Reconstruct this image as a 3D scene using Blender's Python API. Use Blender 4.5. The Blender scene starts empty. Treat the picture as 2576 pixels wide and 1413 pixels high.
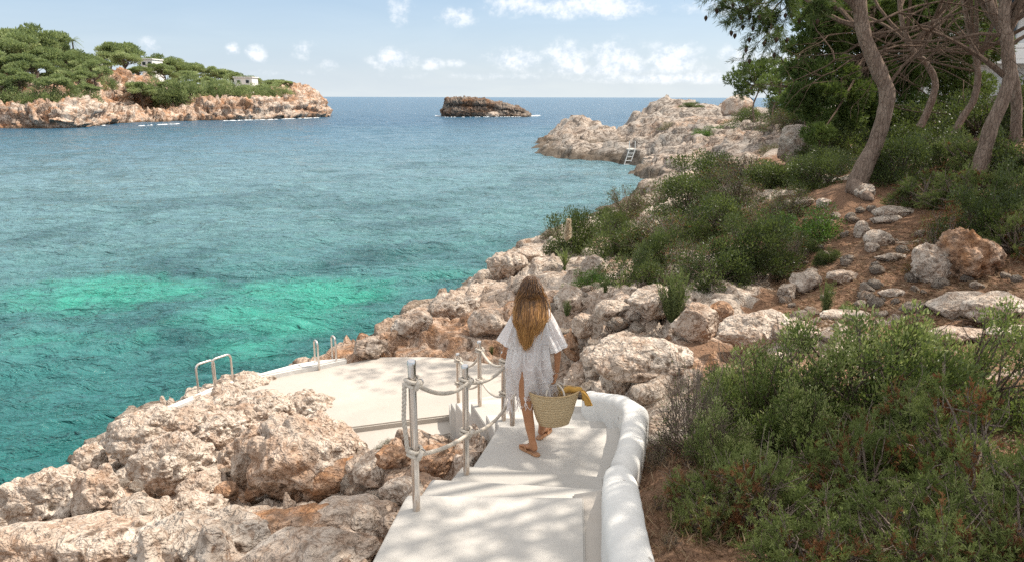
import bpy, bmesh, math, random
import numpy as np
from mathutils import Vector, Matrix, Euler

random.seed(7)
RNG = np.random.default_rng(11)
S = bpy.context.scene
COL = S.collection
R = math.radians

# ------------------------------------------------------------------ camera
CZ = 5.6                      # eye height above the sea
FPX, PW, PH = 1800.0, 2576.0, 1413.0   # focal length and frame in reference pixels
PITCH = math.atan((706.5 - 245) / FPX)
ROLL = 0.0025
CAMROT = Matrix.Rotation(math.pi / 2 - PITCH, 3, 'X') @ Matrix.Rotation(ROLL, 3, 'Z')
cam_d = bpy.data.cameras.new('camera')
cam = bpy.data.objects.new('camera', cam_d)
COL.objects.link(cam)
cam.matrix_world = Matrix.Translation((0, 0, CZ)) @ CAMROT.to_4x4()
cam_d.sensor_width = 36
cam_d.lens = 36 * FPX / PW
cam_d.clip_start = 0.1
cam_d.clip_end = 60000
S.camera = cam

def ray(px, py):
    return CAMROT @ Vector(((px - PW / 2) / FPX, (PH / 2 - py) / FPX, -1.0))

def at_y(px, py, y):
    d = ray(px, py)
    t = y / d.y
    return Vector((d.x * t, y, CZ + d.z * t))

def at_z(px, py, z):
    d = ray(px, py)
    t = (z - CZ) / d.z
    return Vector((d.x * t, d.y * t, z))

def at_h(px, py, h):
    return at_z(px, py, CZ - h)

CI = CAMROT.transposed()
def proj(p):
    q = CI @ (Vector(p) - Vector((0, 0, CZ)))
    return (PW / 2 + FPX * q.x / -q.z, PH / 2 - FPX * q.y / -q.z, -q.z)

# ------------------------------------------------------------------ noise
def _hash(ix, iy, iz, seed):
    with np.errstate(over='ignore'):
        h = (ix.astype(np.uint32) * np.uint32(374761393) + iy.astype(np.uint32) * np.uint32(668265263)
             + iz.astype(np.uint32) * np.uint32(2246822519) + np.uint32((seed * 3266489917) & 0xffffffff))
        h = (h ^ (h >> np.uint32(15))) * np.uint32(2246822519)
        h = (h ^ (h >> np.uint32(13))) * np.uint32(3266489917)
        return h ^ (h >> np.uint32(16))

def _rnd(h):
    return h.astype(np.float64) / 4294967295.0

def vnoise(p, seed=0):
    """smooth value noise in -1..1"""
    i = np.floor(p).astype(np.int64)
    f = p - i
    u = f * f * f * (f * (f * 6 - 15) + 10)
    out = 0
    for dx in (0, 1):
        wx = u[:, 0] if dx else 1 - u[:, 0]
        for dy in (0, 1):
            wy = u[:, 1] if dy else 1 - u[:, 1]
            for dz in (0, 1):
                wz = u[:, 2] if dz else 1 - u[:, 2]
                out = out + wx * wy * wz * _rnd(_hash(i[:, 0] + dx, i[:, 1] + dy, i[:, 2] + dz, seed))
    return out * 2 - 1

ROTN = np.array(Euler((0.7, 0.4, 1.1)).to_matrix())
def fbm(p, octaves=4, seed=0, gain=0.5, ridged=False):
    out, a, tot = 0, 1.0, 0
    for k in range(octaves):
        n = vnoise(p, seed + k)
        if ridged:
            n = 1 - 2 * np.abs(n)
        out = out + a * n
        tot += a
        a *= gain
        p = (p @ ROTN.T) * 2.03 + 3.7
    return out / tot

def voronoi(p, seed=0):
    i = np.floor(p).astype(np.int64)
    f1 = np.full(len(p), 9.0); f2 = np.full(len(p), 9.0); cid = np.zeros(len(p))
    for dx in (-1, 0, 1):
        for dy in (-1, 0, 1):
            for dz in (-1, 0, 1):
                cx, cy, cz = i[:, 0] + dx, i[:, 1] + dy, i[:, 2] + dz
                h = _hash(cx, cy, cz, seed)
                q = np.stack([cx + _rnd(h), cy + _rnd(_hash(cx, cy, cz, seed + 17)), cz + _rnd(_hash(cx, cy, cz, seed + 31))], 1)
                d = np.sqrt(((p - q) ** 2).sum(1))
                near = d < f1
                f2 = np.where(near, f1, np.minimum(f2, d))
                cid = np.where(near, _rnd(_hash(cx, cy, cz, seed + 53)), cid)
                f1 = np.where(near, d, f1)
    return f1, f2, cid

def sstep(a, b, x):
    t = np.clip((x - a) / (b - a), 0, 1)
    return t * t * (3 - 2 * t)

# ------------------------------------------------------------------ mesh helpers
def mesh_np(name, V, F, mats, smooth=True, attrs=None, fmat=None):
    """V (n,3); F (m,k) one face size"""
    me = bpy.data.meshes.new(name)
    V = np.asarray(V, np.float32); F = np.asarray(F, np.int32)
    m, k = F.shape
    me.vertices.add(len(V)); me.vertices.foreach_set('co', V.ravel())
    me.loops.add(m * k); me.loops.foreach_set('vertex_index', F.ravel())
    me.polygons.add(m)
    me.polygons.foreach_set('loop_start', np.arange(0, m * k, k, dtype=np.int32))
    me.polygons.foreach_set('loop_total', np.full(m, k, np.int32))
    if smooth:
        me.polygons.foreach_set('use_smooth', np.ones(m, bool))
    if fmat is not None:
        me.polygons.foreach_set('material_index', np.asarray(fmat, np.int32))
    for a, v in (attrs or {}).items():
        at = me.attributes.new(a, 'FLOAT', 'POINT')
        at.data.foreach_set('value', np.asarray(v, np.float32))
    for mt in (mats if isinstance(mats, (list, tuple)) else [mats]):
        me.materials.append(mt)
    me.update(calc_edges=True)
    return me

def link(name, me, parent=None, loc=None):
    o = bpy.data.objects.new(name, me)
    COL.objects.link(o)
    if parent is not None:
        o.parent = parent
    if loc is not None:
        o.location = loc
    return o

def tag(o, label=None, cat=None, group=None, kind=None):
    if label: o['label'] = label
    if cat: o['category'] = cat
    if group: o['group'] = group
    if kind: o['kind'] = kind
    return o

def thing(name, label, cat, loc=(0, 0, 0), group=None):
    o = bpy.data.objects.new(name, None)
    COL.objects.link(o)
    o.location = loc
    o.empty_display_size = 0.2
    return tag(o, label, cat, group)

def grid_faces(nu, nv, wrap=False):
    """vertex index = u*nv+v ; wrap joins v ends"""
    u = np.arange(nu - 1)[:, None]; v = np.arange(nv if wrap else nv - 1)[None, :]
    v2 = (v + 1) % nv
    return np.stack([u * nv + v, (u + 1) * nv + v, (u + 1) * nv + v2, u * nv + v2], -1).reshape(-1, 4)

class MB:
    """collects tubes / boxes / prisms into one mesh"""
    def __init__(self):
        self.V, self.F, self.A, self.n = [], [], [], 0
    def add(self, V, F, a=0.0):
        V = np.asarray(V, float)
        self.V.append(V)
        self.F += [tuple(int(i) + self.n for i in f) for f in F]
        self.A.append(np.full(len(V), a) if np.isscalar(a) else np.asarray(a))
        self.n += len(V)
    def tube(self, pts, rad, sides=8, cap=True, a=0.0):
        P = np.array([tuple(p) for p in pts], float)
        n = len(P)
        r = np.full(n, rad) if np.isscalar(rad) else np.asarray(rad, float)
        T = np.gradient(P, axis=0)
        T /= np.linalg.norm(T, axis=1)[:, None] + 1e-9
        up = np.array([0.0, 0, 1]) if abs(T[0, 2]) < 0.9 else np.array([1.0, 0, 0])
        N = np.cross(T[0], up); N /= np.linalg.norm(N)
        Vs = []
        ang = np.linspace(0, 2 * np.pi, sides, endpoint=False)
        for k in range(n):
            N = N - T[k] * N.dot(T[k]); N /= np.linalg.norm(N) + 1e-9
            B = np.cross(T[k], N)
            Vs.append(P[k] + r[k] * (np.cos(ang)[:, None] * N + np.sin(ang)[:, None] * B))
        Vs = np.concatenate(Vs)
        F = [tuple(f) for f in grid_faces(n, sides, True)]
        if cap:
            F.append(tuple(range(sides))); F.append(tuple(range((n - 1) * sides, n * sides))[::-1])
        if not np.isscalar(a):
            a = np.repeat(np.asarray(a), sides)
        self.add(Vs, F, a)
    def box(self, x0, x1, y0, y1, z0, z1, M=None):
        V = np.array([(x, y, z) for x in (x0, x1) for y in (y0, y1) for z in (z0, z1)], float)
        if M is not None:
            V = np.array([tuple(M @ Vector(v)) for v in V])
        self.add(V, [(0, 1, 3, 2), (4, 6, 7, 5), (0, 4, 5, 1), (2, 3, 7, 6), (0, 2, 6, 4), (1, 5, 7, 3)])
    def prism(self, poly, z0, z1):
        """poly list of (x,y) or (x,y,z top) ; straight sides down to z0"""
        n = len(poly)
        top = [(p[0], p[1], p[2] if len(p) > 2 else z1) for p in poly]
        self.add(np.array(top + [(p[0], p[1], z0) for p in poly]),
                 [tuple(range(n)), tuple(range(2 * n - 1, n - 1, -1))] + [((i + 1) % n, i, n + i, n + (i + 1) % n) for i in range(n)])
    def build(self, name, mat, parent=None, smooth=True, bevel=0, loc=None, attr=None, angle=40):
        me = bpy.data.meshes.new(name)
        me.from_pydata([tuple(v) for v in np.concatenate(self.V)], [], self.F)
        me.materials.append(mat)
        if attr:
            at = me.attributes.new(attr, 'FLOAT', 'POINT')
            at.data.foreach_set('value', np.concatenate(self.A).astype(np.float32))
        bm = bmesh.new(); bm.from_mesh(me)
        bmesh.ops.recalc_face_normals(bm, faces=bm.faces)
        if bevel:
            es = [e for e in bm.edges if len(e.link_faces) == 2 and e.calc_face_angle(0) > R(40)]
            bmesh.ops.bevel(bm, geom=es, offset=bevel, segments=2, affect='EDGES', clamp_overlap=True)
        for f in bm.faces: f.smooth = smooth
        bm.to_mesh(me); bm.free()
        if smooth:
            me.set_sharp_from_angle(angle=R(angle))
        return link(name, me, parent, loc)

def leaves_mesh(P, D, Nn, L, W):
    """diamond leaf quads: base P, axis D, normal Nn"""
    D = D / (np.linalg.norm(D, axis=1)[:, None] + 1e-9)
    B = np.cross(D, Nn); B /= np.linalg.norm(B, axis=1)[:, None] + 1e-9
    L = np.broadcast_to(np.asarray(L, float), (len(P),))[:, None]; W = np.broadcast_to(np.asarray(W, float), (len(P),))[:, None]
    mid = P + D * L * 0.5
    V = np.stack([P, mid + B * W * 0.5, P + D * L, mid - B * W * 0.5], 1).reshape(-1, 3)
    F = np.arange(len(P) * 4).reshape(-1, 4)
    return V, F

# ------------------------------------------------------------------ materials
def nd(t, typ, ins=None, **props):
    n = t.nodes.new(typ)
    for k, v in props.items():
        setattr(n, k, v)
    for k, v in (ins or {}).items():
        if isinstance(v, bpy.types.NodeSocket):
            t.links.new(v, n.inputs[k])
        elif isinstance(v, bpy.types.Node):
            t.links.new(v.outputs[0], n.inputs[k])
        else:
            n.inputs[k].default_value = v
    return n

def mth(t, op, a, b=None, clamp=False):
    n = t.nodes.new('ShaderNodeMath'); n.operation = op; n.use_clamp = clamp
    for i, v in enumerate((a, b)):
        if v is None: continue
        if isinstance(v, bpy.types.NodeSocket): t.links.new(v, n.inputs[i])
        else: n.inputs[i].default_value = v
    return n.outputs[0]

def ramp(t, fac, stops, interp='LINEAR'):
    n = t.nodes.new('ShaderNodeValToRGB')
    n.color_ramp.interpolation = interp
    e = n.color_ramp.elements
    while len(e) < len(stops): e.new(0.5)
    for el, (p, c) in zip(e, stops):
        el.position = p
        el.color = c if len(c) == 4 else (*c, 1)
    t.links.new(fac, n.inputs[0])
    return n.outputs[0]

def mix(t, fac, a, b, blend='MIX'):
    n = t.nodes.new('ShaderNodeMix'); n.data_type = 'RGBA'; n.blend_type = blend
    for i, v in ((0, fac), (6, a), (7, b)):
        if isinstance(v, bpy.types.NodeSocket): t.links.new(v, n.inputs[i])
        else: n.inputs[i].default_value = v if i == 0 else (*v, 1) if len(v) == 3 else v
    return n.outputs[2]

def newmat(name):
    m = bpy.data.materials.new(name); m.use_nodes = True
    t = m.node_tree; t.nodes.clear()
    out = t.nodes.new('ShaderNodeOutputMaterial')
    return m, t, out

def noise(t, vec, scale, detail=4, rough=0.55, dist=0.0):
    return nd(t, 'ShaderNodeTexNoise', {'Vector': vec, 'Scale': scale, 'Detail': detail, 'Roughness': rough, 'Distortion': dist}).outputs[0]

def gpos(t):
    return nd(t, 'ShaderNodeNewGeometry').outputs['Position']

def opos(t):
    return nd(t, 'ShaderNodeTexCoord').outputs['Object']

def attr(t, name):
    return nd(t, 'ShaderNodeAttribute', attribute_name=name).outputs['Fac']

def bump(t, h, strength=0.5, dist=0.05, prev=None):
    ins = {'Height': h, 'Strength': strength, 'Distance': dist}
    if prev is not None: ins['Normal'] = prev
    return nd(t, 'ShaderNodeBump', ins).outputs[0]

def principled(t, out, col, rough=0.8, spec=0.3, normal=None, **kw):
    p = nd(t, 'ShaderNodeBsdfPrincipled')
    def s(k, v):
        if isinstance(v, bpy.types.NodeSocket): t.links.new(v, p.inputs[k])
        else: p.inputs[k].default_value = (*v, 1) if k == 'Base Color' and len(v) == 3 else v
    s('Base Color', col); s('Roughness', rough); s('Specular IOR Level', spec)
    if normal is not None: s('Normal', normal)
    for k, v in kw.items(): s(k.replace('_', ' '), v)
    t.links.new(p.outputs[0], out.inputs[0])
    return p

def rock_material(name, k=1.0, warm=0.35, soil=False, bright=1.0, orange=0.0, bands=False):
    """weathered karst limestone; k scales the texture (smaller = coarser); soil: red earth by vertex attribute"""
    m, t, out = newmat(name)
    pos = gpos(t) if soil or bands else opos(t)
    big = noise(t, pos, 0.55 * k, 5, 0.6, 0.6)
    mid = noise(t, pos, 2.6 * k, 6, 0.65, 0.4)
    fine = noise(t, pos, 14 * k, 5, 0.7)
    wp = mix(t, 0.12, pos, noise_col(t, pos, 5 * k))
    pit = nd(t, 'ShaderNodeTexVoronoi', {'Vector': wp, 'Scale': 8 * k, 'Randomness': 1.0}).outputs['Distance']
    pit2 = nd(t, 'ShaderNodeTexVoronoi', {'Vector': wp, 'Scale': 21 * k, 'Randomness': 1.0}).outputs['Distance']
    bil = mth(t, 'ABSOLUTE', mth(t, 'SUBTRACT', noise(t, pos, 7 * k, 3, 0.55, 0.5), 0.5))
    bil2 = mth(t, 'ABSOLUTE', mth(t, 'SUBTRACT', noise(t, pos, 17 * k, 3, 0.6, 0.3), 0.5))
    b = bright
    grey = ramp(t, mid, [(0.25, (0.31 * b, 0.245 * b, 0.195 * b)), (0.5, (0.53 * b, 0.455 * b, 0.385 * b)), (0.72, (0.70 * b, 0.63 * b, 0.55 * b))])
    tan = ramp(t, fine, [(0.3, (0.27 * b, 0.105 * b, 0.038 * b)), (0.6, (0.50 * b, 0.26 * b, 0.125 * b))])
    warm = warm + 0.07
    wfac = ramp(t, big, [(0.62 - warm * 0.42, (0, 0, 0)), (0.80 - warm * 0.35, (1, 1, 1))])
    if soil:
        wfac = mth(t, 'ADD', wfac, attr(t, 'warm'), True)
    wfac = mth(t, 'ADD', mth(t, 'MULTIPLY', wfac, 0.8), orange, True)
    wfac = mth(t, 'MULTIPLY', wfac, ramp(t, mid, [(0.38, (1, 1, 1)), (0.7, (0.25, 0.25, 0.25))]))
    col = mix(t, wfac, grey, tan)
    if bands:
        sx = nd(t, 'ShaderNodeMapping', {'Vector': pos, 'Scale': (0.12, 0.12, 1.0)}).outputs[0]
        st = noise(t, sx, 1.6 * k, 5, 0.65, 0.5)
        col = mix(t, ramp(t, st, [(0.40, (0.75, 0.75, 0.75)), (0.52, (0, 0, 0))]), col, (0.30 * b, 0.16 * b, 0.09 * b))
        sv = nd(t, 'ShaderNodeMapping', {'Vector': pos, 'Scale': (1.0, 1.0, 0.15)}).outputs[0]
        col = mix(t, ramp(t, noise(t, sv, 0.9 * k, 4, 0.6), [(0.56, (0, 0, 0)), (0.68, (0.8, 0.8, 0.8))]), col, (0.42 * b, 0.20 * b, 0.09 * b))
    # lichen-grey speckle and dark holes
    col = mix(t, ramp(t, fine, [(0.30, (0.75, 0.75, 0.75)), (0.43, (0, 0, 0))]), col, (0.16, 0.13, 0.11))
    crease = ramp(t, bil, [(0.0, (0.85, 0.85, 0.85)), (0.045, (0, 0, 0))])
    crease = mth(t, 'MULTIPLY', crease, ramp(t, big, [(0.35, (0.3, 0.3, 0.3)), (0.6, (1, 1, 1))]))
    col = mix(t, crease, col, (0.20 * b, 0.105 * b, 0.055 * b))
    pm = ramp(t, noise(t, pos, 1.7 * k, 3, 0.6), [(0.38, (0, 0, 0)), (0.58, (1, 1, 1))])
    col = mix(t, mth(t, 'MULTIPLY', pm, ramp(t, pit, [(0.16, (0.9, 0.9, 0.9)), (0.36, (0, 0, 0))])), col, (0.10, 0.062, 0.040))
    col = mix(t, mth(t, 'MULTIPLY', pm, ramp(t, pit2, [(0.14, (0.75, 0.75, 0.75)), (0.34, (0, 0, 0))])), col, (0.13, 0.085, 0.058))
    if soil or bands:
        cs = nd(t, 'ShaderNodeMapping', {'Vector': pos, 'Scale': (1, 1, 1.8)}).outputs[0]
        lc = mth(t, 'ABSOLUTE', mth(t, 'SUBTRACT', noise(t, cs, 0.42 if soil else 0.30, 5, 0.62, 0.8), 0.5))
        lc2 = mth(t, 'ABSOLUTE', mth(t, 'SUBTRACT', noise(t, cs, 1.1, 4, 0.6, 0.6), 0.5))
        lf = mth(t, 'MAXIMUM', ramp(t, lc, [(0.0, (1, 1, 1)), (0.035, (0, 0, 0))]), ramp(t, lc2, [(0.0, (0.8, 0.8, 0.8)), (0.03, (0, 0, 0))]))
        lf = mth(t, 'MULTIPLY', lf, attr(t, 'far') if soil else 0.8)
        gv = ramp(t, noise(t, cs, 0.22, 4, 0.6), [(0.42, (0, 0, 0)), (0.6, (0.75, 0.75, 0.75))])
        if soil: col = mix(t, mth(t, 'MULTIPLY', gv, attr(t, 'far')), col, (0.36, 0.335, 0.305))
        col = mix(t, lf, col, (0.085, 0.062, 0.048))
    # sea-darkened foot
    if soil or bands:
        z = nd(t, 'ShaderNodeSeparateXYZ', {0: pos}).outputs[2]
        if soil: z = mth(t, 'SUBTRACT', z, mth(t, 'MULTIPLY', attr(t, 'far'), 0.55))
        wet = ramp(t, mth(t, 'ADD', z, mth(t, 'MULTIPLY', mid, 0.9)), [(0.55, (1, 1, 1)), (0.95, (0, 0, 0))])
        col = mix(t, mth(t, 'MULTIPLY', wet, 0.75), col, (0.085, 0.065, 0.045))
    if soil:
        s = attr(t, 'soil')
        sf = mth(t, 'ADD', s, mth(t, 'MULTIPLY', mth(t, 'SUBTRACT', mid, 0.5), 1.1))
        sf = ramp(t, sf, [(0.44, (0, 0, 0)), (0.56, (1, 1, 1))])
        needles = noise(t, nd(t, 'ShaderNodeMapping', {'Vector': pos, 'Scale': (1, 3, 1), 'Rotation': (0, 0, 0.6)}).outputs[0], 26, 6, 0.75, 1.5)
        earth = ramp(t, needles, [(0.3, (0.12, 0.064, 0.038)), (0.52, (0.24, 0.140, 0.088)), (0.72, (0.37, 0.25, 0.165))])
        earth = mix(t, ramp(t, big, [(0.5, (0, 0, 0)), (0.7, (0.6, 0.6, 0.6))]), earth, (0.30, 0.22, 0.16))
        col = mix(t, sf, col, earth)
    h = mth(t, 'ADD', mth(t, 'MULTIPLY', mid, 0.9), mth(t, 'ADD', mth(t, 'MULTIPLY', fine, 0.35), mth(t, 'MULTIPLY', mth(t, 'MULTIPLY', pm, ramp(t, pit, [(0.0, (-1, -1, -1)), (0.42, (0, 0, 0))])), 0.55)))
    h = mth(t, 'ADD', h, mth(t, 'ADD', mth(t, 'MULTIPLY', bil, 1.6), mth(t, 'ADD', mth(t, 'MULTIPLY', bil2, 0.8), mth(t, 'MULTIPLY', pit2, 0.25))))
    principled(t, out, col, 0.92, 0.15, bump(t, h, 1.0, 0.085 / k))
    return m

def noise_col(t, vec, scale):
    return nd(t, 'ShaderNodeTexNoise', {'Vector': vec, 'Scale': scale, 'Detail': 2}).outputs['Color']

def leaf_material(name, stops, trans=0.35, rough=0.5, spec=0.25, tcol=None):
    m, t, out = newmat(name)
    tint = attr(t, 'tint')
    rnd = nd(t, 'ShaderNodeObjectInfo').outputs['Random']
    f = mth(t, 'ADD', tint, mth(t, 'MULTIPLY', mth(t, 'SUBTRACT', rnd, 0.5), 0.30), True)
    col = ramp(t, f, stops)
    p = principled(t, out, col, rough, spec)
    tr = nd(t, 'ShaderNodeBsdfTranslucent', {'Color': mix(t, 0.5, col, tcol or (0.16, 0.22, 0.03))})
    mx = nd(t, 'ShaderNodeMixShader', {0: trans, 1: p.outputs[0], 2: tr.outputs[0]})
    t.links.new(mx.outputs[0], out.inputs[0])
    return m

def bark_material(name, a, b, scale=6):
    m, t, out = newmat(name)
    pos = gpos(t)
    v = nd(t, 'ShaderNodeMapping', {'Vector': pos, 'Scale': (1, 1, 0.28)}).outputs[0]
    n1 = noise(t, v, scale, 6, 0.65, 1.0)
    vo = nd(t, 'ShaderNodeTexVoronoi', {'Vector': mix(t, 0.15, v, noise_col(t, v, scale)), 'Scale': scale * 3.6}, feature='DISTANCE_TO_EDGE').outputs['Distance']
    n2 = noise(t, v, scale * 5, 4, 0.7, 0.6)
    col = mix(t, ramp(t, vo, [(0.0, (0.45, 0.45, 0.45)), (0.10, (0, 0, 0))]), ramp(t, mth(t, 'ADD', mth(t, 'MULTIPLY', n1, 0.45), mth(t, 'MULTIPLY', n2, 0.55)), [(0.34, a), (0.64, b)]), tuple(c * 0.5 for c in a))
    h = mth(t, 'ADD', mth(t, 'MULTIPLY', ramp(t, vo, [(0, (0, 0, 0)), (0.12, (1, 1, 1))]), 0.5), mth(t, 'ADD', n1, n2))
    principled(t, out, col, 0.9, 0.1, bump(t, h, 0.8, 0.03))
    return m

def plain(name, col, rough=0.6, spec=0.3, metal=0.0, var=0.0, scale=8):
    m, t, out = newmat(name)
    c = col
    if var:
        n = noise(t, opos(t), scale, 5, 0.6)
        c = ramp(t, n, [(0.3, tuple(x * (1 - var) for x in col)), (0.7, tuple(min(1, x * (1 + var)) for x in col))])
    principled(t, out, c, rough, spec, Metallic=metal)
    return m
# ------------------------------------------------------------------ sun and sky
SUN_EL, SUN_AZ = R(55), R(-22)      # from +X turned a little towards the viewer
SUN = Vector((math.cos(SUN_EL) * math.cos(SUN_AZ), -math.cos(SUN_EL) * math.sin(SUN_AZ), math.sin(SUN_EL)))
sd = bpy.data.lights.new('sun', 'SUN')
sd.energy = 4.3; sd.angle = R(0.53); sd.color = (1.0, 0.91, 0.79)
so = bpy.data.objects.new('sun', sd); COL.objects.link(so)
so.rotation_euler = (-SUN).to_track_quat('-Z', 'Y').to_euler()
so.location = (20, -10, 40)

world = bpy.data.worlds.new('World'); S.world = world
world.use_nodes = True
t = world.node_tree; t.nodes.clear()
wo = t.nodes.new('ShaderNodeOutputWorld')
sky = nd(t, 'ShaderNodeTexSky', sky_type='NISHITA', sun_disc=False, sun_elevation=SUN_EL, sun_rotation=math.pi / 2 + SUN_AZ,
         altitude=0, air_density=1.0, dust_density=1.6, ozone_density=1.6)
gd = nd(t, 'ShaderNodeTexCoord').outputs['Generated']
sep = nd(t, 'ShaderNodeSeparateXYZ', {0: gd})
el = sep.outputs[2]
azm = mth(t, 'ARCTAN2', sep.outputs[0], sep.outputs[1])
uv = nd(t, 'ShaderNodeCombineXYZ', {0: azm, 1: el}).outputs[0]
n_big = noise(t, nd(t, 'ShaderNodeMapping', {'Vector': uv, 'Scale': (1, 1.5, 1)}).outputs[0], 26, 6, 0.62)
n_sm = noise(t, uv, 95, 5, 0.65)
nz = mth(t, 'ADD', mth(t, 'MULTIPLY', n_big, 0.7), mth(t, 'MULTIPLY', n_sm, 0.3))
def puv(px, py):
    d = ray(px, py).normalized()
    return math.atan2(d.x, d.y), d.z
dens = None; shade = None
# px, py centre and half sizes of each cloud seen on the horizon, plus density
CLOUDS = [(583, 125, 22, 22, .9), (645, 135, 30, 26, 1), (765, 125, 45, 30, .6), (830, 165, 40, 18, .45), (990, 150, 70, 34, .95), (1010, 25, 40, 45, .8), (1085, 162, 36, 18, .8),
          (1150, 42, 62, 30, .75), (1150, 160, 30, 14, .6), (1300, 150, 90, 36, .9), (1310, 12, 120, 34, 1.0), (1430, 145, 70, 50, 1), (1550, 150, 90, 55, 1), (1690, 155, 90, 52, 1.05),
          (1860, 150, 60, 42, .95), (1950, 160, 70, 40, .9), (1480, 18, 190, 36, 1.1), (1880, 20, 210, 26, .8), (1560, 175, 330, 26, .8), (380, 112, 34, 26, .7), (1740, 110, 20, 14, .5), (1940, 95, 50, 30, .5), (2150, 140, 150, 60, .8), (700, 185, 130, 12, .35), (1250, 192, 330, 12, .45), (1700, 196, 330, 18, .85)]
for (cx, cy, rx, ry, w) in CLOUDS:
    u0, v0 = puv(cx, cy); u1, _ = puv(cx + rx, cy); _, v1 = puv(cx, cy - ry)
    mp = nd(t, 'ShaderNodeMapping', {'Vector': uv, 'Location': (-u0 / (u1 - u0), -v0 / (v1 - v0), 0), 'Scale': (1 / (u1 - u0), 1 / (v1 - v0), 1)}).outputs[0]
    ln = nd(t, 'ShaderNodeVectorMath', {0: mp}, operation='LENGTH').outputs['Value']
    c = mth(t, 'MULTIPLY', mth(t, 'SUBTRACT', 1.25, ln, ), 1.0)
    c = mth(t, 'MULTIPLY', mth(t, 'MAXIMUM', c, 0.0), w)
    dens = c if dens is None else mth(t, 'MAXIMUM', dens, c)
dd = mth(t, 'MULTIPLY', mth(t, 'ADD', mth(t, 'MULTIPLY', dens, 0.80), mth(t, 'MULTIPLY', mth(t, 'SUBTRACT', nz, 0.5), 2.3)), 1.0)
dmask = mth(t, 'MULTIPLY', ramp(t, dd, [(0.10, (0, 0, 0)), (0.95, (1, 1, 1))], 'EASE'), ramp(t, dens, [(0.0, (0, 0, 0)), (0.3, (1, 1, 1))]))
# thin veil; its bright overhead part, out of view, is added to fill shade
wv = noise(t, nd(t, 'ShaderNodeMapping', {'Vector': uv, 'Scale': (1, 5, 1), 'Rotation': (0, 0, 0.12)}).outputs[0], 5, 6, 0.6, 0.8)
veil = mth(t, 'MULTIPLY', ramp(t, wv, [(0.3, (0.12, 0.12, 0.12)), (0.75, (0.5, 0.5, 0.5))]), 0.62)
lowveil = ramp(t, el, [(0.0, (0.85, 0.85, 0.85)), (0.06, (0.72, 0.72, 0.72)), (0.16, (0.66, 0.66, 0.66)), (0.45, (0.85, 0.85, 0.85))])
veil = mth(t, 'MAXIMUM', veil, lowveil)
# cloud brightness follows the billows: sunlit crests, blue-grey hollows
light = mth(t, 'ADD', mth(t, 'MULTIPLY', n_sm, 1.0), mth(t, 'MULTIPLY', n_big, 0.8))
ccol = ramp(t, light, [(0.72, (3.6, 4.1, 4.7)), (1.05, (5.4, 5.5, 5.6))])
SKYV_FILL = ramp(t, mth(t, 'ADD', el, mth(t, 'MULTIPLY', mth(t, 'SUBTRACT', wv, 0.5), 0.05)), [(0.0, (3.95, 4.35, 4.6)), (0.05, (2.9, 3.5, 4.2)), (0.13, (1.9, 2.6, 3.5)), (0.22, (3.2, 3.6, 4.1)), (0.42, (6.3, 6.1, 5.8)), (1.0, (6.6, 6.4, 6.1))])  # overhead stops raised above the visible sky as added fill light
c1 = mix(t, veil, sky.outputs[0], SKYV_FILL)
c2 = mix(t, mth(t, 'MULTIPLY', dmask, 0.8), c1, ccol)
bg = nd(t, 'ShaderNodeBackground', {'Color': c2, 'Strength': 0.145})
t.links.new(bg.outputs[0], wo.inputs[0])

S.view_settings.view_transform = 'Standard'
S.view_settings.look = 'None'
S.view_settings.exposure = 0.55
S.view_settings.gamma = 1
S.cycles.use_denoising = False
try:
    S.cycles.denoiser = 'OPENIMAGEDENOISE'
except Exception:
    pass
S.cycles.sample_clamp_direct = 3.0
S.cycles.sample_clamp_indirect = 2.5
S.cycles.max_bounces = 6
S.cycles.transparent_max_bounces = 12
S.cycles.caustics_reflective = False
S.cycles.caustics_refractive = False

# ------------------------------------------------------------------ stair, platform outlines (used to cut the ground too)
H1, H2, H3, HL = 2.60, 2.78, 2.96, 3.14          # treads and landing, metres below the eye
FL = [3.32, 3.50, 3.68, 3.86, 4.04, 4.22, 4.40]  # lower flight
HP, HC = 4.58, 4.67                              # bathing platform, lower concrete
def P2(lst, h):
    return [tuple(at_h(x, y, h)) for x, y in lst]
plat_px = [(871, 914), (950, 897), (1070, 896), (1130, 899), (1245, 916), (1320, 930), (1420, 962), (1470, 975), (1490, 1000), (1330, 1030), (1150, 1041), (1010, 1058), (870, 1076),
           (800, 1055), (760, 1027), (713, 1013), (661, 997), (610, 1000), (545, 1012), (436, 1036), (436, 1026), (545, 981), (652, 951), (740, 928), (792, 919)]
plat = P2(plat_px, HP)
low_px = [(1140, 1020), (850, 1056), (870, 1080), (880, 1110), (930, 1132), (1000, 1119), (1130, 1090), (1165, 1120), (1205, 1125), (1260, 1060), (1260, 1030)]
lowc = P2(low_px, HC)

def inside(poly, X, Y):
    c = np.zeros(X.shape, bool)
    n = len(poly)
    for i in range(n):
        x0, y0 = poly[i][0], poly[i][1]; x1, y1 = poly[i - 1][0], poly[i - 1][1]
        if y0 == y1: continue
        k = ((y0 > Y) != (y1 > Y)) & (X < (x1 - x0) * (Y - y0) / (y1 - y0) + x0)
        c ^= k
    return c

def seg_dist(poly, X, Y, closed=True):
    d = np.full(X.shape, 1e9)
    for i in range(0 if closed else 1, len(poly)):
        ax, ay = poly[i - 1][:2]; bx, by = poly[i][:2]
        ll = (bx - ax) ** 2 + (by - ay) ** 2 + 1e-12
        tt = np.clip(((X - ax) * (bx - ax) + (Y - ay) * (by - ay)) / ll, 0, 1)
        d = np.minimum(d, np.hypot(X - ax - tt * (bx - ax), Y - ay - tt * (by - ay)))
    return d

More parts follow.
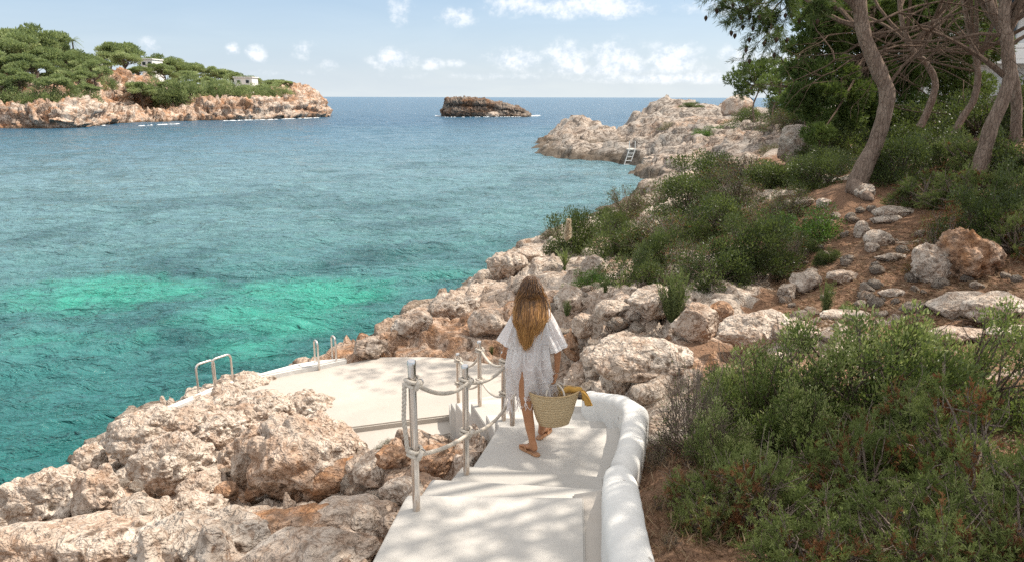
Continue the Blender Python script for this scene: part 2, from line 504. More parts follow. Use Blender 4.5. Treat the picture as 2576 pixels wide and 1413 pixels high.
# ------------------------------------------------------------------ land: control points -> smooth surface
CP = []
def cz(px, py, z): CP.append(tuple(at_z(px, py, z)))
def cy(px, py, y): CP.append(tuple(at_y(px, py, y)))
shore = [(-500, 1500), (-300, 1400), (-100, 1310), (0, 1268), (100, 1235), (185, 1205), (215, 1150), (290, 1090), (370, 1050), (436, 1040)]
for x, y in shore: cz(x, y, 0.0)
for x, y in shore: cz(x - 50, y - 22, -1.6)
for x, y in [(436, 1015), (545, 970), (650, 938), (740, 915), (790, 905), (860, 897)]: cz(x, y, -1.0)
shore2 = [(884, 900), (930, 860), (1000, 803), (1080, 766), (1150, 732), (1240, 692), (1262, 652), (1300, 632), (1365, 606), (1420, 575), (1500, 552), (1560, 522), (1610, 489),
          (1645, 456), (1612, 440), (1580, 433), (1584, 407), (1568, 395), (1480, 388), (1405, 378), (1392, 352), (1374, 343)]
for x, y in shore2: cz(x, y, 0.0)
for x, y in shore2: cz(x - 34, y - 14, -1.8)
for x, y in [(1340, 325), (1372, 315), (1340, 380), (1370, 400), (1000, 500), (300, 800), (0, 1000), (700, 700), (1300, 500), (1200, 400), (500, 500), (0, 600)]: cz(x, y, -3.5)
for x in (1380, 1500, 1650, 1800, 1900): CP.append((at_y(x, 250, 138).x, 138, -2.5))
for x in (1300, 1500, 1800, 2100): CP.append((at_y(x, 250, 200).x, 200, -3.5))
for a in [(0, 1330, .9), (60, 1280, .45), (200, 1290, .6), (0, 1400, 1.5), (300, 1400, 1.75), (600, 1330, 1.7), (600, 1413, 2.1), (800, 1300, 1.85), (900, 1400, 2.3), (950, 1300, 2.1),
          (1000, 1200, 1.6), (1050, 1160, 1.25), (1120, 1120, .85), (400, 1150, .6), (300, 1190, .55), (500, 1250, 1.0), (700, 1230, 1.05), (820, 1140, .75), (600, 1100, .62), (500, 1060, .45),
          (640, 1010, .5), (850, 1095, .68), (740, 1060, .7), (1080, 1240, 2.2), (1160, 1170, 1.7), (1230, 1090, 1.2),
          (920, 890, .7), (1000, 850, .85), (1100, 835, 1.0), (1100, 785, .65), (1200, 870, 1.15), (1200, 790, 1.0), (1250, 730, .75), (1300, 690, .7), (1300, 780, 1.4), (1300, 905, 1.15),
          (1380, 680, 1.0), (1400, 640, .85), (1400, 740, 1.5), (1400, 850, 1.55), (1420, 950, 1.2), (1460, 900, 1.8), (1500, 960, 1.7), (1500, 850, 2.05), (1500, 760, 1.7), (1500, 650, 1.3),
          (1450, 605, .8), (1600, 930, 2.3), (1600, 850, 2.15), (1600, 750, 1.9), (1600, 650, 1.7), (1560, 580, 1.0), (1640, 540, 1.3), (1720, 500, 1.35), (1700, 800, 2.25), (1700, 650, 2.0),
          (1750, 550, 2.0), (1800, 450, 1.9), (1900, 400, 2.3), (1750, 390, 1.6), (1660, 410, 1.1), (1650, 1150, 2.55), (1650, 1300, 2.85), (1700, 1413, 3.0), (1900, 1300, 2.75),
          (1900, 1100, 2.5), (1800, 950, 2.4), (2100, 1100, 2.6), (2300, 1000, 2.7), (2500, 900, 2.75), (2576, 1200, 2.85), (2300, 1300, 2.85), (2500, 1413, 3.05), (1640, 1010, 2.3), (1560, 985, 1.9), (1620, 374, 1.3), (1575, 380, 1.0), (1500, 368, 1.1), (1440, 362, 1.2), (1680, 372, 1.6), (1540, 355, 1.6), (1610, 350, 1.9), (1345, 350, -2), (1350, 332, -2), (1362, 362, -1.5)]: cz(*a)
for a in [(1700, 355, 78), (1600, 310, 90), (1500, 305, 92), (1450, 284, 97), (1425, 325, 92), (1600, 262, 102), (1640, 248, 104), (1700, 240, 104), (1760, 240, 100), (1800, 252, 95), (1750, 305, 82), (1800, 335, 62),
          (1850, 285, 78), (1850, 350, 52), (1950, 335, 45), (2000, 385, 36), (2050, 310, 45), (2100, 400, 26), (2150, 475, 16), (2100, 550, 15), (2000, 600, 15), (1900, 650, 14.5),
          (2000, 700, 12.5), (1900, 760, 11.5), (2150, 650, 12), (2300, 600, 12.5), (2300, 500, 15), (2450, 600, 12), (2450, 750, 9.5), (2300, 780, 9.5), (2150, 770, 10), (2000, 830, 9.5),
          (1850, 855, 9.5), (2576, 500, 13), (2576, 400, 18), (2400, 400, 22), (2400, 310, 30), (2576, 300, 25), (2250, 320, 38), (2250, 400, 25), (2576, 200, 40), (2300, 240, 55),
          (2000, 285, 65), (1920, 262, 85)]: cy(*a)
for p in [(20, 5, 4.3), (30, 15, 6), (60, 60, 9), (12, 3, 3.6), (5, 1.5, 3.3), (3, 2, 3.1), (0.3, 1.5, 2.8), (-2, 1.6, 2.4), (-3.5, 2, 2.1), (-6, 3, 1.2), (-9, 5, 0.3), (-12, 6, -2), (-20, 8, -3.5),
          (-60, 40, -4), (-80, 120, -4), (-20, 100, -4), (-20, 200, -4), (60, 100, 6), (90, 130, 5), (45, 90, 6.5), (25, 8, 5), (18, 1.5, 4)]: CP.append(p)
CP = np.array(CP)
def warp(x, y):
    r = np.hypot(x, y)
    return np.stack([np.arctan2(x, y) * 1.6, np.log(r) * 1.1], -1)
CW = warp(CP[:, 0], CP[:, 1])
def kern(d2): return np.sqrt(d2 + 0.004)
_A = kern(((CW[:, None] - CW[None]) ** 2).sum(-1))
_n = len(CW)
_M = np.zeros((_n + 3, _n + 3)); _M[:_n, :_n] = _A + np.eye(_n) * -0.004
_M[:_n, _n] = 1; _M[:_n, _n + 1:] = CW; _M[_n:, :_n] = _M[:_n, _n:].T
_W = np.linalg.solve(_M, np.concatenate([CP[:, 2], np.zeros(3)]))
def land_z(X, Y):
    X = np.atleast_1d(np.asarray(X, float)); Y = np.atleast_1d(np.asarray(Y, float))
    Q = warp(X, Y); out = np.empty(len(Q))
    for a in range(0, len(Q), 40000):
        q = Q[a:a + 40000]
        out[a:a + 40000] = kern(((q[:, None] - CW[None]) ** 2).sum(-1)) @ _W[:_n] + _W[_n] + q @ _W[_n + 1:]
    return out

def ground_at(px, py, y0=2.0, y1=150.0):
    """where the ray of a reference pixel first meets the smooth land"""
    ys = np.exp(np.linspace(math.log(y0), math.log(y1), 700))
    d = ray(px, py)
    X = d.x / d.y * ys; Z = CZ + d.z / d.y * ys
    g = land_z(X, ys)
    k = np.nonzero(Z <= np.maximum(g, 0.0))[0]
    k = k[0] if len(k) else len(ys) - 1
    return Vector((X[k], ys[k], max(g[k], 0.0)))

# ------------------------------------------------------------------ land mesh
NA, NR = 800, 800
th = np.linspace(R(-62), R(62), NA)
rr = np.exp(np.linspace(math.log(1.3), math.log(150), NR))
TH, RR = np.meshgrid(th, rr, indexing='ij')
X = (np.sin(TH) * RR).ravel(); Y = (np.cos(TH) * RR).ravel()
Z = land_z(X, Y)
SOIL = [(2100, 600, 2.2), (2250, 560, 2.0), (2200, 700, 2.2), (2330, 720, 1.8), (2050, 690, 1.0), (2150, 760, 1.3), (2480, 690, 1.8), (2250, 490, 2.0), (2000, 540, 1.6), (1960, 780, .7), (2400, 880, 1.4),
        (1640, 1180, .8), (1660, 1300, .8), (1680, 1400, .8), (1900, 1250, 1.8), (2200, 1250, 2.4), (2450, 1250, 2.4), (2300, 1050, 1.8), (1640, 870, .35), (1690, 925, .35), (1560, 960, .15), (1780, 880, .5), (1730, 930, .4), (2050, 1000, 1.2),
        (1750, 600, 2.4), (1900, 560, 3), (1620, 620, 1.2), (2200, 420, 4), (2350, 400, 6), (2500, 450, 6), (2150, 380, 5), (1950, 470, 2.5), (2300, 330, 9), (2450, 330, 9), (1600, 810, .25)]
soil = np.zeros(len(X))
for a, b, s in SOIL:
    g = ground_at(a, b)
    soil = np.maximum(soil, np.exp(-((X - g.x) ** 2 + (Y - g.y) ** 2) / (2 * (s * 0.62) ** 2)))
soil = sstep(0.25, 0.7, soil) * 0.9 + 0.05
WARM = [(1000, 860, 1.6, 1), (1130, 850, 1.6, 1), (1200, 880, 1.0, .9), (1080, 790, 1.4, .5), (950, 1290, .6, .8), (980, 1360, .5, .8), (850, 1290, .6, .5), (780, 1350, .5, .4), (1150, 1130, .5, .6), (1090, 1180, .5, .6),
        (560, 1240, .5, .7), (640, 1250, .5, .7), (400, 1290, .6, .6), (1760, 890, .7, .6), (1650, 350, 4, .3), (1900, 340, 6, .4), (1750, 318, 4, .35), (1950, 370, 5, .35), (1230, 950, .8, .8)]
warm = np.zeros(len(X))
for a, b, s, w in WARM:
    g = ground_at(a, b)
    warm = np.maximum(warm, w * np.exp(-((X - g.x) ** 2 + (Y - g.y) ** 2) / (2 * s ** 2)))
rock = 1 - 0.9 * soil
P3 = np.stack([X, Y, Z], 1)
dist = np.hypot(X, Y)
sc = np.clip(dist / 14, 0.55, 6)          # bigger blocks further along the coast
def layer(k, seed, w=0.45):
    q = P3 * k
    q = q + 0.45 * np.stack([vnoise(q * 1.3, seed + 1), vnoise(q * 1.3, seed + 2), vnoise(q * 1.3, seed + 3)], 1)
    f1, f2, cid = voronoi(q * np.array([1, 1, 0.55]), seed)
    crack = sstep(0.0, w, f2 - f1)
    tilt = (vnoise(q * 0.9 + cid[:, None] * 37.0, seed + 7))
    return (cid - 0.5) * crack + crack * 0.5 + 0.35 * tilt * crack
near = 1 - sstep(24, 48, dist)
farw = 1 - near
dz = near * (0.34 * layer(0.62, 100) + 0.17 * layer(1.5, 140) + 0.055 * layer(3.9, 160) + 0.20 * fbm(P3 * 0.6, 3, 5) + 0.03 * fbm(P3 * 4, 4, 9, 0.55) + 0.16 * np.abs(vnoise(P3 * 1.9, 301)) + 0.10 * np.abs(vnoise(P3 * 4.3, 302)) + 0.05 * np.abs(vnoise(P3 * 9, 303)) - 0.10)
dz = dz + farw * (0.6 * layer(0.11, 200, 0.8) + 0.34 * layer(0.30, 220, 0.6) + 0.14 * layer(0.9, 230) + 0.4 * fbm(P3 * 0.2, 3, 15) + 0.16 * fbm(P3 * 1.3, 5, 19, 0.6) + 0.8 * np.abs(vnoise(P3 * 0.35, 311)) + 0.5 * np.abs(vnoise(P3 * 0.9, 312)) + 0.25 * np.abs(vnoise(P3 * 2.0, 313)) - 0.35 - 1.5 * sstep(2.2, 5.0, Z))
# bedding: the rock weathers into tilted ledges
def terrace(zv, step, k):
    u = zv / step; f = u - np.floor(u)
    return (np.floor(u) + sstep(0.5 - k, 0.5 + k, f)) * step - zv
bed = Z + dz + 0.10 * X * near + 0.5 * fbm(P3 * 0.35, 2, 77)
dz = dz + near * 0.75 * terrace(bed, 0.30, 0.22) + farw * 0.55 * terrace(bed, 0.7, 0.16)
soft = 0.06 * fbm(P3 * 1.3, 3, 33) + 0.02 * fbm(P3 * 9, 3, 43)
shore_w = sstep(-1.2, 0.4, Z)
Zf = Z + (rock * dz * (0.08 + 0.92 * shore_w) + (1 - rock) * soft)
# smooth slab in the near left corner
gs = ground_at(250, 1390)
sl = np.exp(-((X - gs.x) ** 2 / 2.2 + (Y - gs.y) ** 2 / 0.35))
Zf = Zf * (1 - 0.75 * sl) + (Z + 0.10 * fbm(P3 * 2.2, 4, 61) + 0.05) * 0.75 * sl
JX = rock * (0.07 * vnoise(P3 * 1.4, 71) + 0.02 * vnoise(P3 * 5, 72)) * np.clip(sc, 0.5, 3)
JY = rock * (0.07 * vnoise(P3 * 1.4, 81) + 0.02 * vnoise(P3 * 5, 82)) * np.clip(sc, 0.5, 3)
# cut the ground below built concrete
def cut(poly, ztop, marg=0.25, drop=0.12):
    global Zf
    ins = inside(poly, X, Y) | (seg_dist(poly, X, Y) < 0.06)
    Zf = np.where(ins, np.minimum(Zf, ztop - drop), Zf)
    dd_ = seg_dist(poly, X, Y)
    lim = ztop - drop + 0.75 * dd_ + 0.1
    Zf = np.where((~ins) & (dd_ < marg), np.minimum(Zf, lim), Zf)
# ------------------------------------------------------------------ concrete: stairs, platform
tread_px = [  # outline (P px), depth below eye, name
    ([(700, 1900), (900, 1482), (935, 1413), (980, 1325), (1023, 1243), (1469, 1249.5), (1473, 1413), (1476, 1500), (1490, 1900)], H1),
    ([(1020, 1310), (1060, 1243), (1086, 1203), (1300, 1215), (1515, 1228), (1531, 1330), (1300, 1330)], H2),
    ([(1108, 1250), (1134, 1205.5), (1164, 1169.5), (1340, 1183), (1517, 1197), (1522, 1260), (1300, 1270)], H3),
    ([(1158, 1225), (1191, 1169.5), (1222, 1122), (1254, 1072), (1400, 1074), (1540, 1075), (1583, 1067), (1583, 1110), (1560, 1150), (1530, 1180), (1528, 1235), (1300, 1240)], HL)]
stair_polys = [(P2(px, h), CZ - h) for px, h in tread_px]
# gutter strip between the upper tread and the parapet
gut = (P2([(1440, 1240), (1516, 1229), (1533, 1413), (1545, 1600), (1560, 1900), (1450, 1900)], H1 + 0.02), CZ - H1 - 0.02)
fl_px = [
    ([(1245, 1049), (1254, 1074), (1265, 1100), (1600, 1098), (1600, 1062), (1430, 1054)], 0),
    ([(1222, 1042.5), (1243, 1083), (1250, 1100), (1560, 1080), (1560, 1040), (1494, 1037), (1350, 1040)], 1),
    ([(1184, 1013.5), (1222, 1070), (1235, 1095), (1540, 1060), (1530, 1024), (1483, 1021), (1330, 1017)], 2),
    ([(1163, 1012), (1197, 1062), (1215, 1090), (1510, 1050), (1480, 1003), (1320, 1006)], 3),
    ([(1145.6, 1012.5), (1178, 1058), (1200, 1085), (1480, 1030), (1440, 985), (1300, 998)], 4),
    ([(1133, 1012.5), (1149, 1039), (1180, 1075), (1450, 1010), (1410, 975), (1280, 992)], 5),
    ([(1129, 1014.5), (1131, 1030), (1150, 1060), (1440, 1005), (1390, 968), (1270, 988)], 6)]
fl_polys = [(P2(px, FL[i]), CZ - FL[i]) for px, i in fl_px]
wall_path = [  # centre of the parapet top (P px, depth below eye), half width
    ((1692, 1900), 2.20, .122), ((1620, 1500), 2.25, .122), ((1600, 1413), 2.27, .122), ((1578, 1310), 2.31, .122), ((1566, 1230), 2.39, .12), ((1560, 1178), 2.55, .115)]
wall_path2 = [((1560, 1180), 2.85, .11), ((1572, 1150), 2.79, .11), ((1586, 1105), 2.79, .11), ((1597, 1060), 2.81, .115), ((1601, 1025), 2.83, .115), ((1585, 1006), 2.89, .115), ((1545, 991), 3.03, .115), ((1490, 983), 3.23, .115)]
def wpts(path): return [(at_h(x, y, h), w) for (x, y), h, w in path]
def foot(path):
    pts = wpts(path); L, Rr = [], []
    for i, (p, w) in enumerate(pts):
        a = pts[max(i - 1, 0)][0]; b = pts[min(i + 1, len(pts) - 1)][0]
        d = Vector((b.x - a.x, b.y - a.y)).normalized(); n = Vector((-d.y, d.x))
        L.append((p.x + n.x * w, p.y + n.y * w)); Rr.append((p.x - n.x * w, p.y - n.y * w))
    return L + Rr[::-1]
for p, z in stair_polys: cut(p, z, 0.5, 0.22)
for p, z in fl_polys: cut(p, z, 0.15, 0.3)
cut(gut[0], gut[1], 0.2, 0.1)
cut(plat, CZ - HP, 0.25, 0.15)
cut(lowc, CZ - HC, 0.9, 0.14)
quay = P2([(400, 1045), (436, 1029), (545, 982), (652, 952), (740, 928), (792, 919), (871, 912)], HP)

VL = np.stack([X + JX, Y + JY, Zf], 1)
F = grid_faces(NA, NR)
keep = (Zf[F].max(1) > -0.7)
F = F[keep][:, ::-1]
used = np.unique(F); rem = np.full(len(VL), -1); rem[used] = np.arange(len(used))
ROCKM = rock_material('limestone_ground', 0.9, 0.16, soil=True, bright=0.98)
me = mesh_np('terrain', VL[used], rem[F], ROCKM, True, {'soil': soil[used], 'warm': warm[used], 'far': farw[used]})
terrain = tag(link('terrain', me), 'rocky limestone shore with red earth on the slope', None, None, 'structure')
# nearest surface lookup for setting things down
from mathutils.bvhtree import BVHTree
_bv = BVHTree.FromPolygons([tuple(v) for v in VL[used]], [tuple(int(i) for i in f) for f in rem[F]])
def drop(x, y):
    h = _bv.ray_cast(Vector((x, y, 40)), Vector((0, 0, -1)))
    return h[0].z if h[0] is not None else 0.0
def hit(px, py):
    d = ray(px, py).normalized()
    h = _bv.ray_cast(Vector((0, 0, CZ)), d)
    return h[0] if h[0] is not None and h[0].z > -0.05 else ground_at(px, py)

# ------------------------------------------------------------------ concrete material
def concrete(name, base, warmth, rough=0.8, stain=0.25, k=1.0, per=0.0, chips=0.0):
    m, t, out = newmat(name)
    pos = gpos(t)
    a = noise(t, pos, 1.1 * k, 5, 0.6, 0.5); b = noise(t, pos, 9 * k, 5, 0.65); c = noise(t, pos, 90, 3, 0.6)
    v = nd(t, 'ShaderNodeMapping', {'Vector': pos, 'Scale': (6, 30, 6), 'Rotation': (0, 0, 0.15)}).outputs[0]
    br = noise(t, v, 1.0, 4, 0.6)
    col = ramp(t, a, [(0.3, tuple(x * (1 - stain) for x in base)), (0.7, base)])
    col = mix(t, ramp(t, b, [(0.55, (0, 0, 0)), (0.8, (0.55, 0.55, 0.55))]), col, warmth)
    col = mix(t, ramp(t, br, [(0.5, (0, 0, 0)), (0.75, (0.35, 0.35, 0.35))]), col, tuple(x * 0.82 for x in base))
    col = mix(t, ramp(t, c, [(0.62, (0, 0, 0)), (0.75, (0.3, 0.3, 0.3))]), col, tuple(x * 0.6 for x in base))
    if chips:
        cv = nd(t, 'ShaderNodeTexVoronoi', {'Vector': mix(t, 0.06, pos, noise_col(t, pos, 9)), 'Scale': 6.5}).outputs
        ch = mth(t, 'MULTIPLY', ramp(t, cv['Distance'], [(0.07, (1, 1, 1)), (0.12, (0, 0, 0))]), ramp(t, nd(t, 'ShaderNodeSeparateColor', {0: cv['Color']}).outputs[0], [(0.55, (0, 0, 0)), (0.6, (0.8, 0.8, 0.8))]))
        col = mix(t, ch, col, (0.30, 0.27, 0.24))
    if per:
        rd = mth(t, 'ADD', mth(t, 'MULTIPLY', nd(t, 'ShaderNodeObjectInfo').outputs['Random'], per), 1.0 - per * 0.6)
        col = mix(t, 1.0, col, nd(t, 'ShaderNodeCombineColor', {0: rd, 1: rd, 2: rd}).outputs[0], 'MULTIPLY')
    principled(t, out, col, rough, 0.25, bump(t, mth(t, 'ADD', mth(t, 'MULTIPLY', noise(t, pos, 4.0, 3, 0.5, 0.6), 1.6), mth(t, 'ADD', mth(t, 'MULTIPLY', b, 0.7), mth(t, 'MULTIPLY', c, 0.3))), 0.5, 0.016))
    return m
STAIRM = concrete('painted_concrete', (0.50, 0.478, 0.445), (0.50, 0.455, 0.395), 0.75, 0.15, 1.0, 0.30)
PLATM = concrete('platform_concrete', (0.465, 0.428, 0.385), (0.40, 0.35, 0.30), 0.85, 0.2, 0.5)
WALLM = concrete('whitewash', (0.70, 0.69, 0.665), (0.57, 0.545, 0.50), 0.8, 0.13, 1.0, 0.0, 1.0)

st = thing('stone_stairs', 'cream painted concrete stairs turning down to the bathing platform', 'stairs', at_h(1288, 1240, HL))
base = st.location.copy()
def solid(name, poly, z, depth, mat, parent, bev=0.012, down=None):
    b = MB(); b.prism([(p[0] - (base.x if parent else 0), p[1] - (base.y if parent else 0)) for p in poly], z - depth - (base.z if parent else 0), z - (base.z if parent else 0))
    return b.build(name, mat, parent, False, bev)
for i, (p, z) in enumerate(stair_polys):
    solid('landing' if i == 3 else 'step', p, z, 1.1 + 0.01 * i, STAIRM, st)
solid('gutter', gut[0], gut[1], 0.5, PLATM, st)
for i, (p, z) in enumerate(fl_polys):
    solid('step', p, z, min(0.9, z - 0.72), STAIRM, st, 0.008)

pl = thing('bathing_platform', 'pale concrete bathing platform by the sea with a white kerb', 'platform', at_h(1000, 980, HP))
b0 = pl.location.copy()
def psolid(name, poly, z, depth, mat, bev=0.02):
    b = MB(); b.prism([(p[0] - b0.x, p[1] - b0.y) for p in poly], z - depth - b0.z, z - b0.z)
    return b.build(name, mat, pl, False, bev)
psolid('deck', plat, CZ - HP, 2.2, PLATM)
psolid('lower_slab', lowc, CZ - HC, 0.7, PLATM)
# kerb along the water
kb = MB()
qi = P2([(400, 1052), (436, 1037), (545, 989), (652, 959), (740, 941), (800, 930), (874, 914)], HP)
kb.prism([(p[0] - b0.x, p[1] - b0.y) for p in quay] + [(p[0] - b0.x, p[1] - b0.y) for p in qi[::-1]], -2.3, 0.10)
kb.build('kerb', WALLM, pl, False, 0.03)

def parapet(name, path, rise, parent_label):
    pts = wpts(path)
    # resample with a smooth spline
    C = np.array([[*p, w] for p, w in pts]); n = len(C); out = []
    for i in range(n - 1):
        p0 = C[max(i - 1, 0)]; p1 = C[i]; p2 = C[i + 1]; p3 = C[min(i + 2, n - 1)]
        for s in np.linspace(0, 1, 9)[:-1]:
            out.append(0.5 * (2 * p1 + (p2 - p0) * s + (2 * p0 - 5 * p1 + 4 * p2 - p3) * s * s + (3 * p1 - p0 - 3 * p2 + p3) * s ** 3))
    out.append(C[-1]); C = np.array(out)
    T = np.gradient(C[:, :2], axis=0); T /= np.linalg.norm(T, axis=1)[:, None]
    Nn = np.stack([-T[:, 1], T[:, 0]], 1)
    # rounded ends: add shrinking caps
    rows = []
    def prof(c, nn, w, r, zoff=0.0, shift=np.zeros(2)):
        pr = []
        A = np.linspace(math.pi, 0, 13)
        pr.append((-1.12 * w * r, -rise))
        for a in A: pr.append((math.cos(a) * w * r, -w * 0.75 + math.sin(a) * w * 0.75 * (0.4 + 0.6 * r)))
        pr.append((1.12 * w * r, -rise))
        return [(c[0] + shift[0] - nn[0] * u, c[1] + shift[1] - nn[1] * u, c[2] + v + zoff) for u, v in pr]
    for k, a in enumerate((80, 60, 40, 20)):
        rows.append(prof(C[0], Nn[0], C[0, 3], max(math.cos(R(a)), 0.02), -0.2 * C[0, 3] * (1 - math.cos(R(a))), -T[0] * C[0, 3] * math.sin(R(a))))
    for k in range(len(C)): rows.append(prof(C[k], Nn[k], C[k, 3], 1.0))
    for k, a in enumerate((20, 40, 60, 80, 89)):
        rows.append(prof(C[-1], Nn[-1], C[-1, 3], max(math.cos(R(a)), 0.02), -0.25 * C[-1, 3] * (1 - math.cos(R(a))), T[-1] * C[-1, 3] * math.sin(R(a))))
    V = np.array(rows); nu, nv = V.shape[:2]; V = V.reshape(-1, 3)
    V = V + 0.012 * np.stack([vnoise(V * 3, 1), vnoise(V * 3, 2), vnoise(V * 3, 3)], 1) + 0.004 * np.stack([vnoise(V * 11, 1), vnoise(V * 11, 2), vnoise(V * 11, 3)], 1)
    me = mesh_np(name, V, grid_faces(nu, nv)[:, ::-1], WALLM)
    return tag(link(name, me), parent_label, 'wall')
parapet('parapet_wall', wall_path, 0.62, 'whitewashed parapet with rounded top beside the upper treads of the stairs')
parapet('parapet_wall', wall_path2, 0.75, 'lower whitewashed parapet curving round the landing behind the basket')

# ------------------------------------------------------------------ steel posts and ropes
m, t, out = newmat('stainless_steel')
pos = opos(t)
sn = noise(t, nd(t, 'ShaderNodeMapping', {'Vector': pos, 'Scale': (1, 1, 0.3)}).outputs[0], 18, 5, 0.65)
zz = nd(t, 'ShaderNodeSeparateXYZ', {0: pos}).outputs[2]
rust = mth(t, 'MULTIPLY', ramp(t, sn, [(0.42, (0, 0, 0)), (0.62, (1, 1, 1))]), ramp(t, zz, [(0.1, (1, 1, 1)), (0.95, (0.25, 0.25, 0.25))]))
principled(t, out, mix(t, rust, (0.72, 0.70, 0.68), (0.50, 0.40, 0.31)), mth(t, 'ADD', mth(t, 'MULTIPLY', rust, 0.3), 0.2), 0.5, None, Metallic=mth(t, 'SUBTRACT', 1.0, mth(t, 'MULTIPLY', rust, 0.6)))
STEEL = m
m, t, out = newmat('cotton_rope')
pos = gpos(t)
principled(t, out, ramp(t, noise(t, pos, 60, 4, 0.7), [(0.3, (0.42, 0.36, 0.29)), (0.7, (0.66, 0.61, 0.54))]), 0.9, 0.1, bump(t, noise(t, pos, 300, 2), 0.5, 0.004))
ROPE = m

posts = []
POST = [((1048, 1281), H1, 905, 'rusty steel post nearest the viewer at the head of the rope rail'),
        ((1173.5, 1191), H3, 917, 'second steel post of the rope rail standing on the third tread'),
        ((1289, 1064), HL, 842, 'steel post on the landing half hidden behind the fringe of the dress'),
        ((1267, 1056), FL[0], 884, 'steel post beside the woman\'s left hand on the first step below the landing'),
        ((1207, 1020), FL[2], 857, 'tall thin steel post halfway down the lower flight of steps'),
        ((1153.5, 1011), FL[4], 888, 'farthest steel post of the rope rail low on the lower flight')]
for (bx, by), h, ty, lab in POST:
    b_ = at_h(bx, by, h)
    p = at_y(bx, ty, b_.y); top = p.z - b_.z
    if bx == 1289: top = 0.9
    o = thing('rail_post', lab, 'post', b_, 'steel posts of the rope rail')
    mb = MB(); mb.tube([(0, 0, -0.02), (0, 0, top - 0.03)], 0.0255, 20, True)
    mb.build('pole', STEEL, o)
    mb = MB(); mb.tube([(0, 0, top - 0.03), (0, 0, top - 0.006), (0, 0, top)], [0.028, 0.028, 0.023], 20)
    mb.build('cap', STEEL, o)
    eyes = []
    for f in (0.86, 0.40):
        mb = MB(); a = np.linspace(0, 2 * np.pi, 17)
        cx = 0.046
        mb.tube([(cx + 0.022 * math.cos(q), 0.0, top * f + 0.022 * math.sin(q)) for q in a], 0.005, 6, False)
        mb.build('eye_ring', STEEL, o)
        eyes.append(Vector((b_.x + 0.03, b_.y - 0.035, b_.z + top * f)))
    posts.append((o, eyes, b_, top))

def rope_mesh(path, rad, pitch=0.085, name='rope', parent=None):
    P = np.array([tuple(p) for p in path]); seg = np.linalg.norm(np.diff(P, axis=0), axis=1); s = np.concatenate([[0], np.cumsum(seg)])
    n = max(int(s[-1] / (pitch / 7)), 8); q = np.linspace(0, s[-1], n)
    Q = np.stack([np.interp(q, s, P[:, k]) for k in range(3)], 1)
    T = np.gradient(Q, axis=0); T /= np.linalg.norm(T, axis=1)[:, None]
    up = np.array([0.31, 0.2, 0.93]); N = np.cross(T, up); N /= np.linalg.norm(N, axis=1)[:, None]; B = np.cross(T, N)
    mb = MB()
    for k in range(3):
        a = q / pitch * 2 * np.pi + k * 2.0944
        mb.tube(Q + rad * 0.52 * (np.cos(a)[:, None] * N + np.sin(a)[:, None] * B), rad * 0.58, 7)
    return mb.build(name, ROPE, parent)
def sag(a, b, s, n=26):
    return [a.lerp(b, k / n) + Vector((0, 0, -4 * s * (k / n) * (1 - k / n))) for k in range(n + 1)]
def knot(p, rad, parent):
    mb = MB()
    for dz_, ph in ((-0.016, 0.0), (0.016, 0.9)):
        a = np.linspace(0, 2 * np.pi, 22) + ph
        mb.tube([(p.x - 0.03 + 0.043 * math.cos(q), p.y + 0.035 + 0.043 * math.sin(q), p.z + dz_ + 0.008 * math.sin(2 * q)) for q in a], rad * 0.85, 8, False)
    a = np.linspace(0, 2 * np.pi, 14)
    mb.tube([(p.x + 0.012 + 0.012 * math.cos(q), p.y - 0.01 + 0.012 * math.sin(q), p.z + 0.028 * math.cos(q)) for q in a], rad, 8, False)
    return mb.build('knot', ROPE, parent)
RR_ = 0.0145
for lvl, (nm, lab) in enumerate([('rope', 'upper cream twisted rope of the rail, sagging from post to post'), ('rope', 'lower cream twisted rope of the rail, hanging at knee height')]):
    pts = []
    sags = [0.075, 0.10, 0.05, 0.10, 0.13] if lvl == 0 else [0.03, 0.10, 0.05, 0.09, 0.08]
    for i in range(5):
        seg = sag(posts[i][1][lvl], posts[i + 1][1][lvl], sags[i])
        pts += seg if not pts else seg[1:]
    o = rope_mesh(pts, RR_, name=nm)
    tag(o, lab, 'rope', 'ropes of the rail')
    for i in range(6): knot(posts[i][1][lvl], RR_, o)
    if lvl == 0:
        e0, e1 = posts[0][1]
        off = Vector((-0.075, 0.01, 0))
        v = rope_mesh([e0 + Vector((-0.03, 0, 0.01)), e0 + off, (e0 + off).lerp(e1 + off, 0.5) + Vector((-0.012, 0, 0)), e1 + off + Vector((0.004, 0, 0.02)), e1 + Vector((-0.02, 0, 0))], RR_, name='rope_drop', parent=o)

